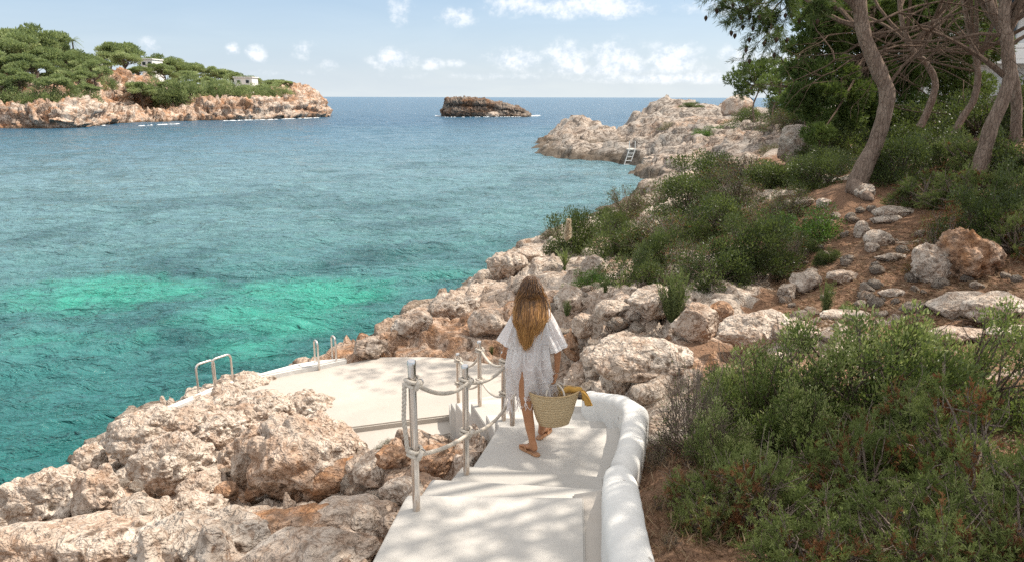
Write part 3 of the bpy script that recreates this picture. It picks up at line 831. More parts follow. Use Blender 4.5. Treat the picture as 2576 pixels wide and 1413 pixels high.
# ------------------------------------------------------------------ bathing ladders
def ladder(pairs, lab, out_dir):
    """pairs: two rails, each (near foot px, far foot px, top height)"""
    c = at_h(*pairs[0][0], HP)
    o = thing('pool_ladder', lab, 'ladder', c, 'steel bathing ladders')
    feet = []
    for (nx, ny), (fx, fy), hh in pairs:
        a = at_h(nx, ny, HP) - c; b = at_h(fx, fy, HP) - c
        r = 0.07
        pts = [a + Vector((0, 0, -0.03)), a + Vector((0, 0, hh - r))]
        d = (b - a).normalized()
        pts += [a + d * r * (1 - math.cos(q)) + Vector((0, 0, hh - r + r * math.sin(q))) for q in np.linspace(0.3, math.pi / 2, 5)]
        pts += [b - d * r * (1 - math.cos(q)) + Vector((0, 0, hh - r + r * math.sin(q))) for q in np.linspace(math.pi / 2, 0.3, 5)]
        pts += [b + Vector((0, 0, hh - r)), b + Vector((0, 0, -1.7))]
        mb = MB(); mb.tube(pts, 0.018, 10); mb.build('handrail', STEEL, o)
        feet.append(b)
    for k in range(4):
        mb = MB(); z = Vector((0, 0, -0.35 - 0.3 * k)); mb.tube([feet[0] + z, feet[1] + z], 0.02, 8); mb.build('rung', STEEL, o)
    return o
ladder([((545, 984), (501, 1000), 0.55), ((587, 968), (541, 985), 0.55)], 'steel bathing ladder at the left behind the pitted rock, seen side on', None)
ladder([((803, 930), (794, 924), 0.52), ((847, 918), (837, 912), 0.52)], 'steel bathing ladder on the white kerb at the far end, seen end on', None)
# ------------------------------------------------------------------ sea
NA2, NR2 = 640, 900
th = np.linspace(R(-64), R(64), NA2)
rr = np.concatenate([np.exp(np.linspace(math.log(4), math.log(400), NR2 - 40)), np.exp(np.linspace(math.log(410), math.log(40000), 40))])
TH, RR = np.meshgrid(th, rr, indexing='ij')
X = (np.sin(TH) * RR).ravel(); Y = (np.cos(TH) * RR).ravel(); r_ = RR.ravel()
Q = np.stack([X, Y, np.zeros(len(X))], 1)
ca, sa = math.cos(0.35), math.sin(0.35)
U = np.stack([X * ca + Y * sa, (-X * sa + Y * ca), np.zeros(len(X))], 1)
def wav(scale, seed, ar=2.2):
    p = U * np.array([scale / ar, scale, 1])
    p = p + 0.35 * np.stack([vnoise(p * 1.3, seed + 5), vnoise(p * 1.3, seed + 6), np.zeros(len(p))], 1)
    return 1 - np.abs(vnoise(p, seed)) * 2
def fade(a, b): return 1 - sstep(a, b, r_)
h = 0.10 * wav(0.35, 1) * fade(150, 400) + 0.085 * wav(0.9, 2) * fade(60, 160) + 0.05 * wav(2.1, 3, 1.8) * fade(30, 80) + 0.022 * wav(4.6, 4, 1.6) * fade(14, 40)
h *= 0.95
V = np.stack([X, Y, h - 0.02], 1)
m, t, out = newmat('sea_water')
pos = gpos(t)
flat = nd(t, 'ShaderNodeMapping', {'Vector': pos, 'Scale': (1, 1, 0)}).outputs[0]
dist_ = nd(t, 'ShaderNodeVectorMath', {0: flat}, operation='LENGTH').outputs['Value']
deep_reflect = ramp(t, mth(t, 'DIVIDE', dist_, 160.0), [(0.0, (0.012, 0.105, 0.102)), (0.08, (0.020, 0.130, 0.128)), (0.13, (0.050, 0.185, 0.188)), (0.2, (0.105, 0.23, 0.25)), (0.35, (0.135, 0.255, 0.295)), (0.6, (0.085, 0.19, 0.26)), (0.85, (0.04, 0.13, 0.20)), (1.0, (0.026, 0.10, 0.175))])  # mid-distance stops lightened: sky reflection put into the base colour
# sea bed: pale sand windows and dark weed, fixed in the place
weed = noise(t, flat, 0.16, 4, 0.55, 0.8)
sand = None
for (px, py, r, w) in [(290, 735, 2.6, 1.0), (200, 760, 2.0, .7), (780, 735, 2.2, .95), (700, 800, 2.2, .9), (800, 800, 1.6, .7), (1120, 700, 2, .3), (330, 850, 1.4, .4), (600, 870, 1.4, .5), (120, 850, 1.8, .35)]:
    p = at_z(px, py, 0)
    ex = 1.0 + 0.0 * r
    mp = nd(t, 'ShaderNodeMapping', {'Vector': flat, 'Location': (-p.x / (r * 1.35), -p.y / (r * 0.9), 0), 'Scale': (1 / (r * 1.35), 1 / (r * 0.9), 0)}).outputs[0]
    q = nd(t, 'ShaderNodeVectorMath', {0: mp}, operation='LENGTH').outputs['Value']
    g = mth(t, 'MULTIPLY', mth(t, 'MAXIMUM', mth(t, 'SUBTRACT', 1.35, q), 0.0), w)
    sand = g if sand is None else mth(t, 'MAXIMUM', sand, g)
sandn = mth(t, 'ADD', sand, mth(t, 'MULTIPLY', mth(t, 'SUBTRACT', noise(t, flat, 0.42, 5, 0.62, 1.2), 0.5), 1.5))
sf = mth(t, 'MULTIPLY', ramp(t, sandn, [(0.10, (0, 0, 0)), (1.25, (1, 1, 1))], 'EASE'), ramp(t, sand, [(0, (0, 0, 0)), (0.55, (1, 1, 1))]))
col = mix(t, mth(t, 'MULTIPLY', ramp(t, weed, [(0.48, (0, 0, 0)), (0.64, (1, 1, 1))]), ramp(t, mth(t, 'DIVIDE', dist_, 90.0), [(0.2, (0.65, 0.65, 0.65)), (1, (0.15, 0.15, 0.15))])), deep_reflect, (0.006, 0.050, 0.060))
col = mix(t, mth(t, 'MULTIPLY', sf, 0.78), col, (0.045, 0.33, 0.25))
# small wind waves
vm = nd(t, 'ShaderNodeMapping', {'Vector': flat, 'Rotation': (0, 0, -0.35), 'Scale': (0.42, 1, 1)}).outputs[0]
b1 = noise(t, vm, 1.5, 5, 0.6, 0.6); b2 = noise(t, vm, 5.5, 5, 0.6, 0.5); b3 = noise(t, vm, 0.30, 4, 0.55, 0.4)
nrm = bump(t, b3, 1.0, 1.5)
nrm = bump(t, b1, 1.0, 0.62, nrm)
nrm = bump(t, b2, 1.0, 0.17, nrm)
# scattered whitecaps far out
wc = noise(t, nd(t, 'ShaderNodeMapping', {'Vector': flat, 'Scale': (0.5, 1, 1)}).outputs[0], 0.35, 5, 0.7, 0.3)
wcf = mth(t, 'MULTIPLY', ramp(t, wc, [(0.74, (0, 0, 0)), (0.77, (1, 1, 1))]), ramp(t, mth(t, 'DIVIDE', dist_, 400.0), [(0.2, (0, 0, 0)), (0.4, (1, 1, 1))]))
col = mix(t, wcf, col, (0.8, 0.8, 0.8))
principled(t, out, col, ramp(t, mth(t, 'DIVIDE', dist_, 200.0), [(0.0, (0.10, 0.10, 0.10)), (1.0, (0.22, 0.22, 0.22))]), 0.5, nrm, IOR=1.33)
SEA = m
me = mesh_np('sea', V, grid_faces(NA2, NR2)[:, ::-1], SEA)
sea = tag(link('sea', me), 'teal and turquoise sea ruffled by wind', None, None, 'structure')

# ------------------------------------------------------------------ lofted far coast: columns of (distance, height) profiles
def coast(name, cols, nu, nv, mat, blocks, seed, extra=None):
    """cols: (px, Y of waterline, [(d, z)...]) with equal lengths"""
    px = np.array([c[0] for c in cols], float)
    U_ = np.linspace(px[0], px[-1], nu)
    Yw = np.interp(U_, px, [c[1] for c in cols])
    prof = np.array([c[2] for c in cols], float)
    rows = []
    for i, u in enumerate(U_):
        pr = np.stack([[np.interp(u, px, prof[:, k, j]) for j in (0, 1)] for k in range(prof.shape[1])])
        s = np.concatenate([[0], np.cumsum(np.linalg.norm(np.diff(pr, axis=0) * np.array([0.55, 1.0]), axis=1))])
        q = np.linspace(0, s[-1], nv)
        d = np.interp(q, s, pr[:, 0]); z = np.interp(q, s, pr[:, 1])
        dr = ray(u, 300)
        yy = Yw[i] + d
        rows.append(np.stack([dr.x / dr.y * yy, yy, z], 1))
    V = np.concatenate(rows)
    A = V.reshape(nu, nv, 3)
    n = np.cross(np.gradient(A, axis=0), np.gradient(A, axis=1)).reshape(-1, 3)
    n /= np.linalg.norm(n, axis=1)[:, None] + 1e-9
    if n[:, 2].mean() < 0: n = -n
    p = V * blocks
    q = p + 0.4 * np.stack([vnoise(p * 1.5, seed + 1), vnoise(p * 1.5, seed + 2), vnoise(p * 1.5, seed + 3)], 1)
    f1, f2, cid = voronoi(q * np.array([1, 1, 1.7]), seed)
    crack = sstep(0, 0.25, f2 - f1)
    g1, g2, ci2 = voronoi(q * 2.7 * np.array([1, 1, 2.0]), seed + 9)
    disp = ((cid - 0.5) * 1.4 * crack + 0.7 * crack + (ci2 - 0.5) * 0.7 * sstep(0, 0.3, g2 - g1) + 0.9 * fbm(p * 0.7, 4, seed + 4) + 0.55 * fbm(p * 3.1, 4, seed + 8, 0.6, True)) / blocks * 0.36
    strat = np.sin(V[:, 2] * 2.2 + 2.5 * vnoise(V * 0.06, seed + 20)) * 0.30
    w = sstep(-1.5, 0.3, V[:, 2])
    V = V + n * ((disp + strat) * w)[:, None]
    F = grid_faces(nu, nv)
    me = mesh_np(name, V, F[:, ::-1], mat)
    o = link(name, me)
    bv = BVHTree.FromPolygons([tuple(v) for v in V], [tuple(int(i) for i in f) for f in F])
    return o, bv
def zat(py, y): return at_y(1288, py, y).z
def hcol(px, Y, top, hill, d1=3.0, hd=45, foot=0.6):
    zt = max(zat(top + 20, Y + d1 + 1), 1.0) if top < 262 else zat(top, Y + d1 + 1); zh = max(zat(hill + (42 if hd == 45 else 6), Y + hd), zt)
    return (px, Y, [(-4, -2.5), (0, -0.2), (d1 * 0.45, zt * foot), (d1, zt * 0.93), (d1 + 3, zt), (hd * 0.5, zt + (zh - zt) * 0.6), (hd, zh), (hd + 50, zh * 0.9), (hd + 80, -3)])
def rcol(px, Y, back, top, hill):
    zt = zat(top, Y + back + 4); zh = zat(hill + 40, Y + back + 30)
    return (px, Y, [(-4, -2.5), (0, -0.2), (2.0, 1.0), (back * 0.6, 1.6), (back, 2.4), (back + 2.5, zt * 0.75), (back + 5, zt), (back + 40, zh), (back + 80, -3)])
HEADM = rock_material('headland_limestone', 0.35, 0.42, bright=1.35, bands=True)
cols = [hcol(-900, 112, 240, 120), hcol(-420, 118, 246, 130), hcol(-120, 126, 250, 145), hcol(0, 130, 258, 158), hcol(90, 131, 250, 165), hcol(170, 132, 240, 170), hcol(225, 140, 233, 172), hcol(262, 150, 262, 175, 4),
        rcol(282, 155, 16, 205, 175), rcol(330, 160, 18, 198, 180), rcol(385, 166, 20, 205, 182), rcol(420, 168, 16, 225, 185), hcol(446, 172, 274, 185, 4), hcol(500, 176, 262, 185, 4), hcol(545, 178, 243, 190), hcol(600, 181, 240, 195), hcol(660, 186, 232, 205),
        hcol(720, 192, 228, 218, 3, 30), hcol(765, 198, 230, 226, 3, 22), hcol(795, 203, 237, 234, 3, 15), hcol(808, 206, 258, 255, 3, 12), hcol(817, 208, 290, 290, 2, 8), hcol(824, 210, 300, 300, 2, 6)]
head, HBV = coast('headland', cols, 620, 230, HEADM, 0.30, 300)
tag(head, 'wooded limestone headland with orange and white cliffs across the bay', None, None, 'structure')
def head_drop(x, y):
    h_ = HBV.ray_cast(Vector((x, y, 60)), Vector((0, 0, -1)))
    return h_[0].z if h_[0] is not None else 0.0

ISLM = rock_material('islet_rock', 0.40, 0.25, bright=0.62, bands=True)
def icol(px, y, top, d):
    Y = 214; zt = zat(top, Y + d)
    return (px, Y + (3.5 if px < 1120 or px > 1325 else 0), [(-3, -2.0), (0, -0.2), (0.6, zt * 0.42), (1.6, zt * 0.55), (d * 0.5, zt * 0.8), (d, zt), (d + 5, zt), (d + 9, zt * 0.5), (d + 13, -2.0)])
ic = [icol(1112, 0, 296, 2), icol(1118, 0, 270, 2.6), icol(1128, 0, 252, 3), icol(1140, 0, 248.5, 3.2), icol(1180, 0, 249, 3.2), icol(1222, 0, 250, 3.2), icol(1238, 0, 259, 3), icol(1270, 0, 267, 3), icol(1300, 0, 273, 2.6), icol(1318, 0, 278, 2.2), icol(1327, 0, 288, 2), icol(1333, 0, 297, 1.6)]
isl, IBV = coast('rocky_islet', ic, 260, 110, ISLM, 0.75, 400)
tag(isl, 'low dark rocky islet alone in the sea near the horizon', 'islet')

# surf along the feet of the rocks
FOAM = plain('surf', (0.82, 0.85, 0.86), 0.9, 0.1)
def foam(path_px, wid, seed):
    Vs, Fs = [], []
    rng = np.random.default_rng(seed)
    pts = [at_z(x, y, 0.0) for x, y in path_px]
    P = np.array([tuple(p) for p in pts]); s = np.concatenate([[0], np.cumsum(np.linalg.norm(np.diff(P, axis=0), axis=1))])
    mb = MB()
    for k in range(int(s[-1] * 1.7)):
        q = rng.random() * s[-1]
        c = np.array([np.interp(q, s, P[:, i]) for i in range(3)]) + np.array([rng.normal() * wid * .35, rng.normal() * wid * .8, 0.10 + 0.05 * rng.random()])
        n = 9; a = np.linspace(0, 2 * np.pi, n, endpoint=False)
        rx, ry = wid * rng.uniform(.4, 1.4), wid * rng.uniform(.15, .5)
        w = rng.uniform(.6, 1.2, n)
        ring = np.stack([c[0] + np.cos(a) * rx * w, c[1] + np.sin(a) * ry * w, np.full(n, c[2] - .08)], 1)
        mb.add(np.concatenate([ring, [c + np.array([0, 0, 0.05])]]), [(i, (i + 1) % n, n) for i in range(n)])
    return mb
fo = MB()
for path, w, sd_ in [([(165, 320), (265, 317)], .8, 1), ([(560, 305.5), (690, 301.5), (800, 297.5)], .6, 2), ([(800, 296), (822, 293)], .8, 3), ([(1098, 292), (1120, 294)], .6, 4), ([(1120, 296), (1320, 295)], .4, 5), ([(1325, 293.5), (1358, 291.5)], 1.0, 6), ([(350, 318), (450, 313)], .5, 7),
                     ([(1412, 381), (1475, 390), (1560, 397)], .35, 8), ([(1375, 347), (1395, 362)], .4, 9), ([(1385, 352), (1392, 356)], .3, 10)]:
    b = foam(path, w, sd_)
    for V_, A_ in zip(b.V, b.A): pass
    off = 0
    if b.V: fo.add(np.concatenate(b.V), b.F)
foam_o = tag(fo.build('sea_foam', FOAM), 'white surf at the feet of the far rocks', None, None, 'stuff')

# ------------------------------------------------------------------ houses among the far pines, hotel upper right
WHITE = plain('white_render', (0.80, 0.79, 0.77), 0.8, 0.2, 0, 0.05, 3)
GLASS = plain('dark_glass', (0.03, 0.04, 0.05), 0.1, 0.6)
SHADE_ = plain('grey_frame', (0.45, 0.46, 0.46), 0.5, 0.3)
def villa(px, pyb, y, w, h, d, lab):
    c = at_y(px, pyb, y)
    o = thing('white_villa', lab, 'house', c)
    mb = MB(); mb.box(-w / 2, w / 2, 0, d, -6, h); mb.build('wall', WHITE, o, False, 0.05)
    mb = MB(); mb.box(-w / 2 - .25, w / 2 + .25, -.35, d + .2, h + 0.005, h + .28); mb.build('roof', WHITE, o, False, 0.03)
    for k in range(2):
        x = -w / 4 + k * w / 2
        mb = MB(); mb.box(x - .5, x + .5, -.06, .04, h - 1.5, h - .55); f = mb.build('window', SHADE_, o, False)
        mb = MB(); mb.box(x - .4, x + .4, -.075, -.062, h - 1.4, h - .65); mb.build('pane', GLASS, f, False)
villa(205, 185, 182, 7.5, 2.0, 6, 'low white house showing under the pines on the left of the headland')
villa(371, 176, 200, 3.0, 2.6, 6, 'white house corner rising between two pine crowns on the headland skyline')
villa(612, 214, 208, 5, 1.9, 5, 'white house behind the slender trunks right of the ravine')

# hotel: storeys with balconies
c = at_y(2640, 330, 46)
c.z = 5.0
ho = thing('hotel_building', 'white hotel with balconies half hidden by pines at the upper right corner', 'building', c)
mb = MB(); mb.box(-6.0, 14, 0, 14, -1.5, 12.5); mb.build('wall', WHITE, ho, False, 0.03)
for k in range(3):
    z = 2.6 + 3.1 * k
    mb = MB(); mb.box(-6.6, 13, -1.7, -0.005, z, z + 0.25); mb.build('balcony_slab', WHITE, ho, False, 0.02)
    mb = MB(); mb.box(-4.2, 13, -1.69, -1.58, z + 0.255, z + 1.15); mb.build('parapet', WHITE, ho, False, 0.02)
    rl = MB()
    for x in np.linspace(-6.5, -4.25, 8): rl.tube([(x, -1.63, z + .25), (x, -1.63, z + 1.1)], 0.02, 6)
    rl.tube([(-6.55, -1.63, z + 1.12), (-4.2, -1.63, z + 1.12)], 0.03, 6)
    rl.build('railing', SHADE_, ho)
    for x0 in (-5.2, -1.8, 2.0, 6.0):
        mb = MB(); mb.box(x0 - .1, x0 + 2.1, -.06, .02, z + .26, z + 2.5); f = mb.build('window', SHADE_, ho, False)
        mb = MB(); mb.box(x0, x0 + 2.0, -.075, -.062, z + .34, z + 2.42); mb.build('pane', GLASS, f, False)
mb = MB(); mb.box(-6.7, 14.3, -1.9, 14.2, 12.505, 12.9); mb.build('roof', WHITE, ho, False, 0.03)
# small landing with a ladder on the far rocks
c = hit(1592, 391)
c = Vector((c.x, c.y, c.z - 0.7))
o = thing('concrete_block', 'small white concrete bathing block on the far rocks', 'platform', c)
mb = MB(); mb.box(-0.4, 0.7, 0.0, 2.0, -1, 1.05); mb.build('block', PLATM, o, False, 0.05)
mb = MB(); mb.box(-0.45, 0.75, -0.05, 2.05, 1.055, 1.2); mb.build('slab', PLATM, o, False, 0.03)
o = thing('swim_ladder', 'thin white ladder leaning from the far rocks into the sea', 'ladder', c)
for k in (0, 1):
    mb = MB(); mb.tube([(-0.35 + k * .5, -.1, 1.9), (-0.35 + k * .5, -.15, 1.2), (-1.1 + k * .5, -1.0, -0.8)], 0.035, 6); mb.build('rail', WHITE, o)
for k in range(7):
    f = k / 6.5; a = Vector((-0.35, -.15, 1.2)).lerp(Vector((-1.1, -1.0, -0.8)), f)
    mb = MB(); mb.tube([a, a + Vector((.5, 0, 0))], 0.03, 6); mb.build('rung', WHITE, o)
# ------------------------------------------------------------------ boulders
ROCK_A = rock_material('limestone_white', 1.0, 0.28, bright=1.12)
ROCK_B = rock_material('limestone_mixed', 0.9, 0.42, bright=1.05)
ROCK_C = rock_material('limestone_orange', 0.9, 0.6, bright=0.95, orange=0.45)
ROCK_D = rock_material('limestone_grey', 0.9, 0.2, bright=0.92)
RM = {'A': ROCK_A, 'B': ROCK_B, 'C': ROCK_C, 'D': ROCK_D}
def ico(sub):
    bm = bmesh.new(); bmesh.ops.create_icosphere(bm, subdivisions=sub, radius=1.0)
    V = np.array([v.co[:] for v in bm.verts]); F = np.array([[v.index for v in f.verts] for f in bm.faces]); bm.free()
    return V, F
ICO = {k: ico(k) for k in (4, 5, 6)}
def boulder_mesh(name, size, seed, style, sub, mat):
    """size (sx,sy,sz) half axes in metres; style: lump, block, slab, pitted"""
    V, F = ICO[sub]
    V = V.copy(); n0 = V.copy()
    rng = np.random.default_rng(seed)
    if style in ('block', 'slab', 'ledge'):
        # cut by random planes for flat broken faces
        for _ in range(9 if style == 'block' else 7):
            d = rng.normal(size=3); d /= np.linalg.norm(d); c = rng.uniform(0.62, 0.85)
            k = V @ d; over = np.maximum(k - c, 0)
            V -= over[:, None] * d * 0.93
    else:
        for _ in range(5):
            d = rng.normal(size=3); d /= np.linalg.norm(d); c = rng.uniform(0.70, 0.9)
            k = V @ d; over = np.maximum(k - c, 0); V -= over[:, None] * d * 0.7
    off = rng.uniform(-50, 50, 3)
    p = V + off
    sz = np.array(size); g = float(np.mean(sz))
    pw = (V * sz) / 0.45 + off      # world-scaled detail
    a = {'lump': .16, 'block': .07, 'slab': .08, 'pitted': .18, 'ledge': .05}[style]
    f1, f2, cid = voronoi(p * 1.6 + 0.3 * np.stack([vnoise(p * 2, 1), vnoise(p * 2, 2), vnoise(p * 2, 3)], 1), seed)
    crack = sstep(0, 0.3, f2 - f1)
    disp = a * (1.1 * fbm(p * 1.3, 3, seed) + 0.9 * (cid - 0.5) * crack + 0.5 * crack)
    V = V + n0 * disp[:, None]
    V = V * sz
    h1, h2, hc = voronoi(pw * 1.7 + 0.3 * np.stack([vnoise(pw * 3, 1), vnoise(pw * 3, 2), vnoise(pw * 3, 3)], 1), seed + 3)
    fine = 0.022 * fbm(pw * 1.6, 5, seed + 5, 0.6) + 0.022 * (hc - 0.5) * sstep(0, 0.3, h2 - h1)
    nod = {'lump': 1.0, 'block': .62, 'slab': .5, 'pitted': 1.25, 'ledge': .55}[style]
    fine = fine + nod * (0.085 * np.abs(vnoise(pw * 0.95, seed + 40)) + 0.065 * np.abs(vnoise(pw * 2.1 + 5, seed + 41)) + 0.040 * np.abs(vnoise(pw * 4.4 + 9, seed + 42)) + 0.018 * np.abs(vnoise(pw * 9, seed + 43)) - 0.05)
    if style in ('pitted', 'lump'):
        k1, _, _ = voronoi(pw * 2.6, seed + 8)
        amt = 0.10 if style == 'pitted' else 0.05
        hole = 1 - sstep(0.12, 0.42, k1)
        patch = sstep(-0.1, 0.3, vnoise(pw * 0.5, seed + 30))
        fine = fine - amt * hole * patch
    nrm = n0 / sz; nrm /= np.linalg.norm(nrm, axis=1)[:, None]
    V = V + nrm * (fine * min(1.4, max(0.35, g / 0.4)))[:, None]
    me = mesh_np(name, V, F, mat)
    return me
ROCKN = [0]
def rock(px, py, w, h, style='lump', mat='B', label=None, rot=0.0, name='boulder', sub=5, tilt=(0, 0), depth=0.9, sink=0.25, y=None, group=None, cat='boulder'):
    """px, py: foot centre in the reference; w, h: size in reference pixels"""
    ROCKN[0] += 1
    g = at_y(px, py, y) if y else hit(px, py)
    _, _, dep = proj(g)
    m = dep / FPX
    sx = w * m * 0.5; hz = h * m * 1.02
    sz_ = hz / (1 - sink) * 0.5 if style not in ('slab', 'ledge') else hz * 0.5
    me = boulder_mesh(name, (sx, sx * depth, sz_), 500 + ROCKN[0], style, sub, RM[mat])
    o = link(name, me)
    o.location = (g.x, g.y + sx * depth * 0.45, g.z + sz_ * (1 - 2 * sink))
    o.rotation_euler = (R(tilt[0]), R(tilt[1]), R(rot))
    return tag(o, label, cat, group)
# the pile left of the stairs
rock(770, 1242, 300, 172, 'lump', 'B', 'huge pitted grey boulder with orange streaks, largest in the pile left of the stairs', 20, sub=6, tilt=(0, 14), sink=.12)
rock(640, 1215, 120, 130, 'lump', 'B', 'upright boulder leaning on the left flank of the huge pitted boulder', 60, sub=5)
rock(604, 1008, 130, 58, 'pitted', 'A', 'pitted pale rock with dark holes next to the left bathing ladder', 10, sub=6)
rock(585, 1040, 110, 46, 'lump', 'D', 'flat grey rock just below the pitted rock by the left ladder', 40)
rock(430, 1235, 175, 130, 'lump', 'A', 'big rounded white boulder in the middle of the left rock pile', 15, sub=6)
rock(350, 1150, 150, 90, 'lump', 'A', 'knobbly white boulder above and left of the big rounded white boulder', 70, sub=6)
rock(95, 1335, 205, 125, 'pitted', 'A', 'bright white pitted boulder cut by the left edge of the photo', 30, sub=6)
rock(245, 1305, 115, 120, 'pitted', 'B', 'dark-sided pitted boulder right beside the bright one at the left edge', 80, sub=6)
rock(832, 1240, 175, 72, 'block', 'C', 'flat ochre slab tilted against the foot of the huge pitted boulder', 35, tilt=(10, -20), depth=.5, sub=5)
rock(568, 1258, 58, 42, 'block', 'C', 'smaller smooth orange stone left of the two below the huge boulder', 10)
rock(642, 1262, 52, 40, 'block', 'C', 'rounder smooth orange stone right of the two below the huge boulder', 50)
rock(765, 1052, 130, 46, 'pitted', 'A', 'white pitted rock overlapping the near edge of the bathing platform', 5, sub=6)
rock(720, 1030, 60, 26, 'lump', 'A', 'small pale rock at the curved platform edge under a green tuft', 5)
rock(545, 1110, 150, 60, 'lump', 'A', 'broad pale rock in the pile below the left bathing ladder', 25, sub=6)
rock(690, 1110, 120, 58, 'lump', 'B', 'low lumpy rock behind the huge pitted boulder, towards the platform', 75)
rock(470, 1060, 90, 40, 'lump', 'A', 'low white rock on the shore just left of the pitted ladder rock', 15)
rock(390, 1085, 95, 50, 'pitted', 'A', 'pitted white rock at the water edge, second from the ladder', 50)
rock(310, 1120, 70, 40, 'lump', 'B', 'small brownish rock at the water edge above the knobbly boulder', 20)
rock(220, 1200, 80, 70, 'pitted', 'A', 'white rock at the water edge above the dark-sided pitted boulder', 60, sub=6)
rock(505, 1260, 120, 62, 'lump', 'B', 'brown-white rock between the big white boulder and the orange stones', 45)
rock(480, 1315, 150, 60, 'lump', 'A', 'low bright rock behind the smooth grey slab at the bottom left', 12)
rock(340, 1335, 120, 70, 'lump', 'D', 'grey broken rock in the gap above the smooth slab at the bottom left', 33)
rock(590, 1180, 90, 60, 'lump', 'B', 'brown rock wedged left of the leaning boulder', 22)
rock(905, 1195, 75, 40, 'lump', 'B', 'small tan rock right of the huge boulder by the lower slab', 22)
rock(940, 1215, 110, 62, 'pitted', 'A', 'white pitted rock behind the ochre slab, left of the nearest post', 22)
rock(985, 1172, 90, 40, 'lump', 'C', 'rusty rock left of the nearest steel post at the foot of the lower slab', 12)
rock(1100, 1175, 110, 40, 'pitted', 'C', 'rusty pitted rock seen between the first and second steel posts', 42)
rock(1010, 1265, 110, 55, 'block', 'A', 'pale ledge rock just behind the foot of the nearest steel post', 12, depth=.7)
rock(985, 1345, 70, 48, 'block', 'B', 'angular tan rock against the left edge of the top tread', 62)
rock(880, 1350, 260, 95, 'ledge', 'B', 'rough tan ledge at the lower left edge of the stairs', 12, depth=.7, sub=6, tilt=(0, 6))
rock(690, 1372, 330, 95, 'ledge', 'C', 'broad rusty ledge in the foreground left of the stairs', 5, depth=.6, sub=6, tilt=(0, -4))
rock(480, 1395, 360, 95, 'ledge', 'D', 'broad smooth grey ledge in the left foreground below the orange stones', 3, depth=.6, sub=6)
rock(160, 1408, 460, 100, 'ledge', 'B', 'long smooth pinkish ledge across the bottom left corner', 4, depth=.5, sub=6)
rock(770, 1440, 360, 95, 'ledge', 'B', 'rough tan ledge at the bottom edge left of the stairs', 3, depth=.6, sub=6, tilt=(0, 5))
rock(540, 1058, 190, 66, 'pitted', 'A', 'long pitted rock hiding the platform edge below the left bathing ladder', 8, sub=6)
rock(470, 1088, 150, 52, 'lump', 'B', 'tan rock at the water edge under the white kerb', 30, sub=6)
rock(660, 1052, 120, 50, 'lump', 'A', 'pale rock against the curved near edge of the platform', 30)
rock(610, 1090, 150, 60, 'lump', 'B', 'lumpy tan rock in the upper middle of the left rock pile', 30, sub=6)
# beyond the platform
rock(1230, 842, 110, 62, 'block', 'B', 'flat-topped banded block left of the woman\'s shoulder', 8, depth=1.1)
rock(1140, 800, 120, 48, 'lump', 'A', 'pale weathered rock on the shore left of the woman\'s head', 8, sub=6)
rock(1275, 690, 90, 46, 'pitted', 'A', 'rust-edged pitted rock at the water behind the woman\'s head', 8, sub=6)
rock(1330, 655, 80, 42, 'ledge', 'A', 'whitish rock at the water edge below the round seaside shrub', 60, sink=.38)
rock(920, 895, 80, 40, 'pitted', 'B', 'pitted rock at the water right of the far bathing ladder', 10, sub=6)
rock(1040, 838, 110, 45, 'block', 'B', 'tan rock on the shore behind the bathing platform', 40, sub=6, sink=.38)
rock(1496, 690, 78, 46, 'block', 'A', 'square pale rock under the thicket, right of the plume grass', 20)
rock(1440, 770, 90, 50, 'block', 'A', 'pale rock beside the woman\'s right ear', 33, sink=.38)
rock(1545, 790, 90, 52, 'ledge', 'A', 'cracked white rock below the bright green shrub', 15, sink=.38)
rock(1480, 830, 80, 46, 'block', 'B', 'rounded rock right of the woman\'s right sleeve', 25, sink=.38)
rock(1640, 800, 110, 78, 'block', 'A', 'leaning pale rock left of the feathery green plant', 15, tilt=(0, 20))
rock(1560, 985, 90, 60, 'lump', 'A', 'knobbly rock above the rounded end of the lower parapet', 15, sub=6)
rock(1465, 985, 95, 60, 'lump', 'B', 'rounded rock behind the woman\'s right hand', 35, sub=6)
rock(1500, 935, 95, 56, 'block', 'A', 'pale rock above the basket next to the grey-green plant', 55, sink=.38)
rock(1630, 1000, 80, 60, 'ledge', 'A', 'rock between the lower parapet bend and the twiggy shrub', 5, sink=.38)
rock(1620, 940, 260, 92, 'slab', 'A', 'broad cracked white slab right of the woman', 8, depth=.75, sub=6)
rock(1590, 880, 160, 42, 'slab', 'B', 'flat pale outcrop behind the broad white slab', 2, depth=.7)
rock(1440, 880, 70, 52, 'block', 'C', 'dark rusty rock behind the woman\'s right elbow', 2, sink=.38)
rock(1755, 850, 135, 80, 'block', 'B', 'angular two-tone block right of the feathery green plant', 22, depth=.8, sub=6)
rock(1905, 862, 190, 76, 'block', 'A', 'large pale block with a squared end, half behind the light-topped shrub', 5, depth=.6, sub=6)
rock(1815, 800, 60, 40, 'block', 'C', 'small orange-topped rock on the angular two-tone block', 25)
rock(1985, 752, 52, 40, 'block', 'D', 'small squarish grey stone on the red earth below the thicket', 15)
rock(2030, 728, 84, 44, 'block', 'A', 'wedge-shaped pale stone behind the small squarish grey stone', 65)
rock(2125, 712, 90, 40, 'slab', 'B', 'layered flat stone in the middle of the red earth', 10, depth=.6, tilt=(6, 8))
rock(2245, 655, 95, 22, 'slab', 'D', 'thin grey log-like stone on the red earth', 4, depth=.3)
rock(2195, 632, 40, 20, 'block', 'A', 'small lone pale stone above the layered flat stone', 4)
rock(2255, 545, 115, 34, 'slab', 'A', 'long white slab split in two on the upper red earth', 8, depth=.4, tilt=(8, 0))
rock(2235, 560, 95, 24, 'slab', 'A', 'lower of two white slabs lying together on the upper red earth', 2, depth=.4)
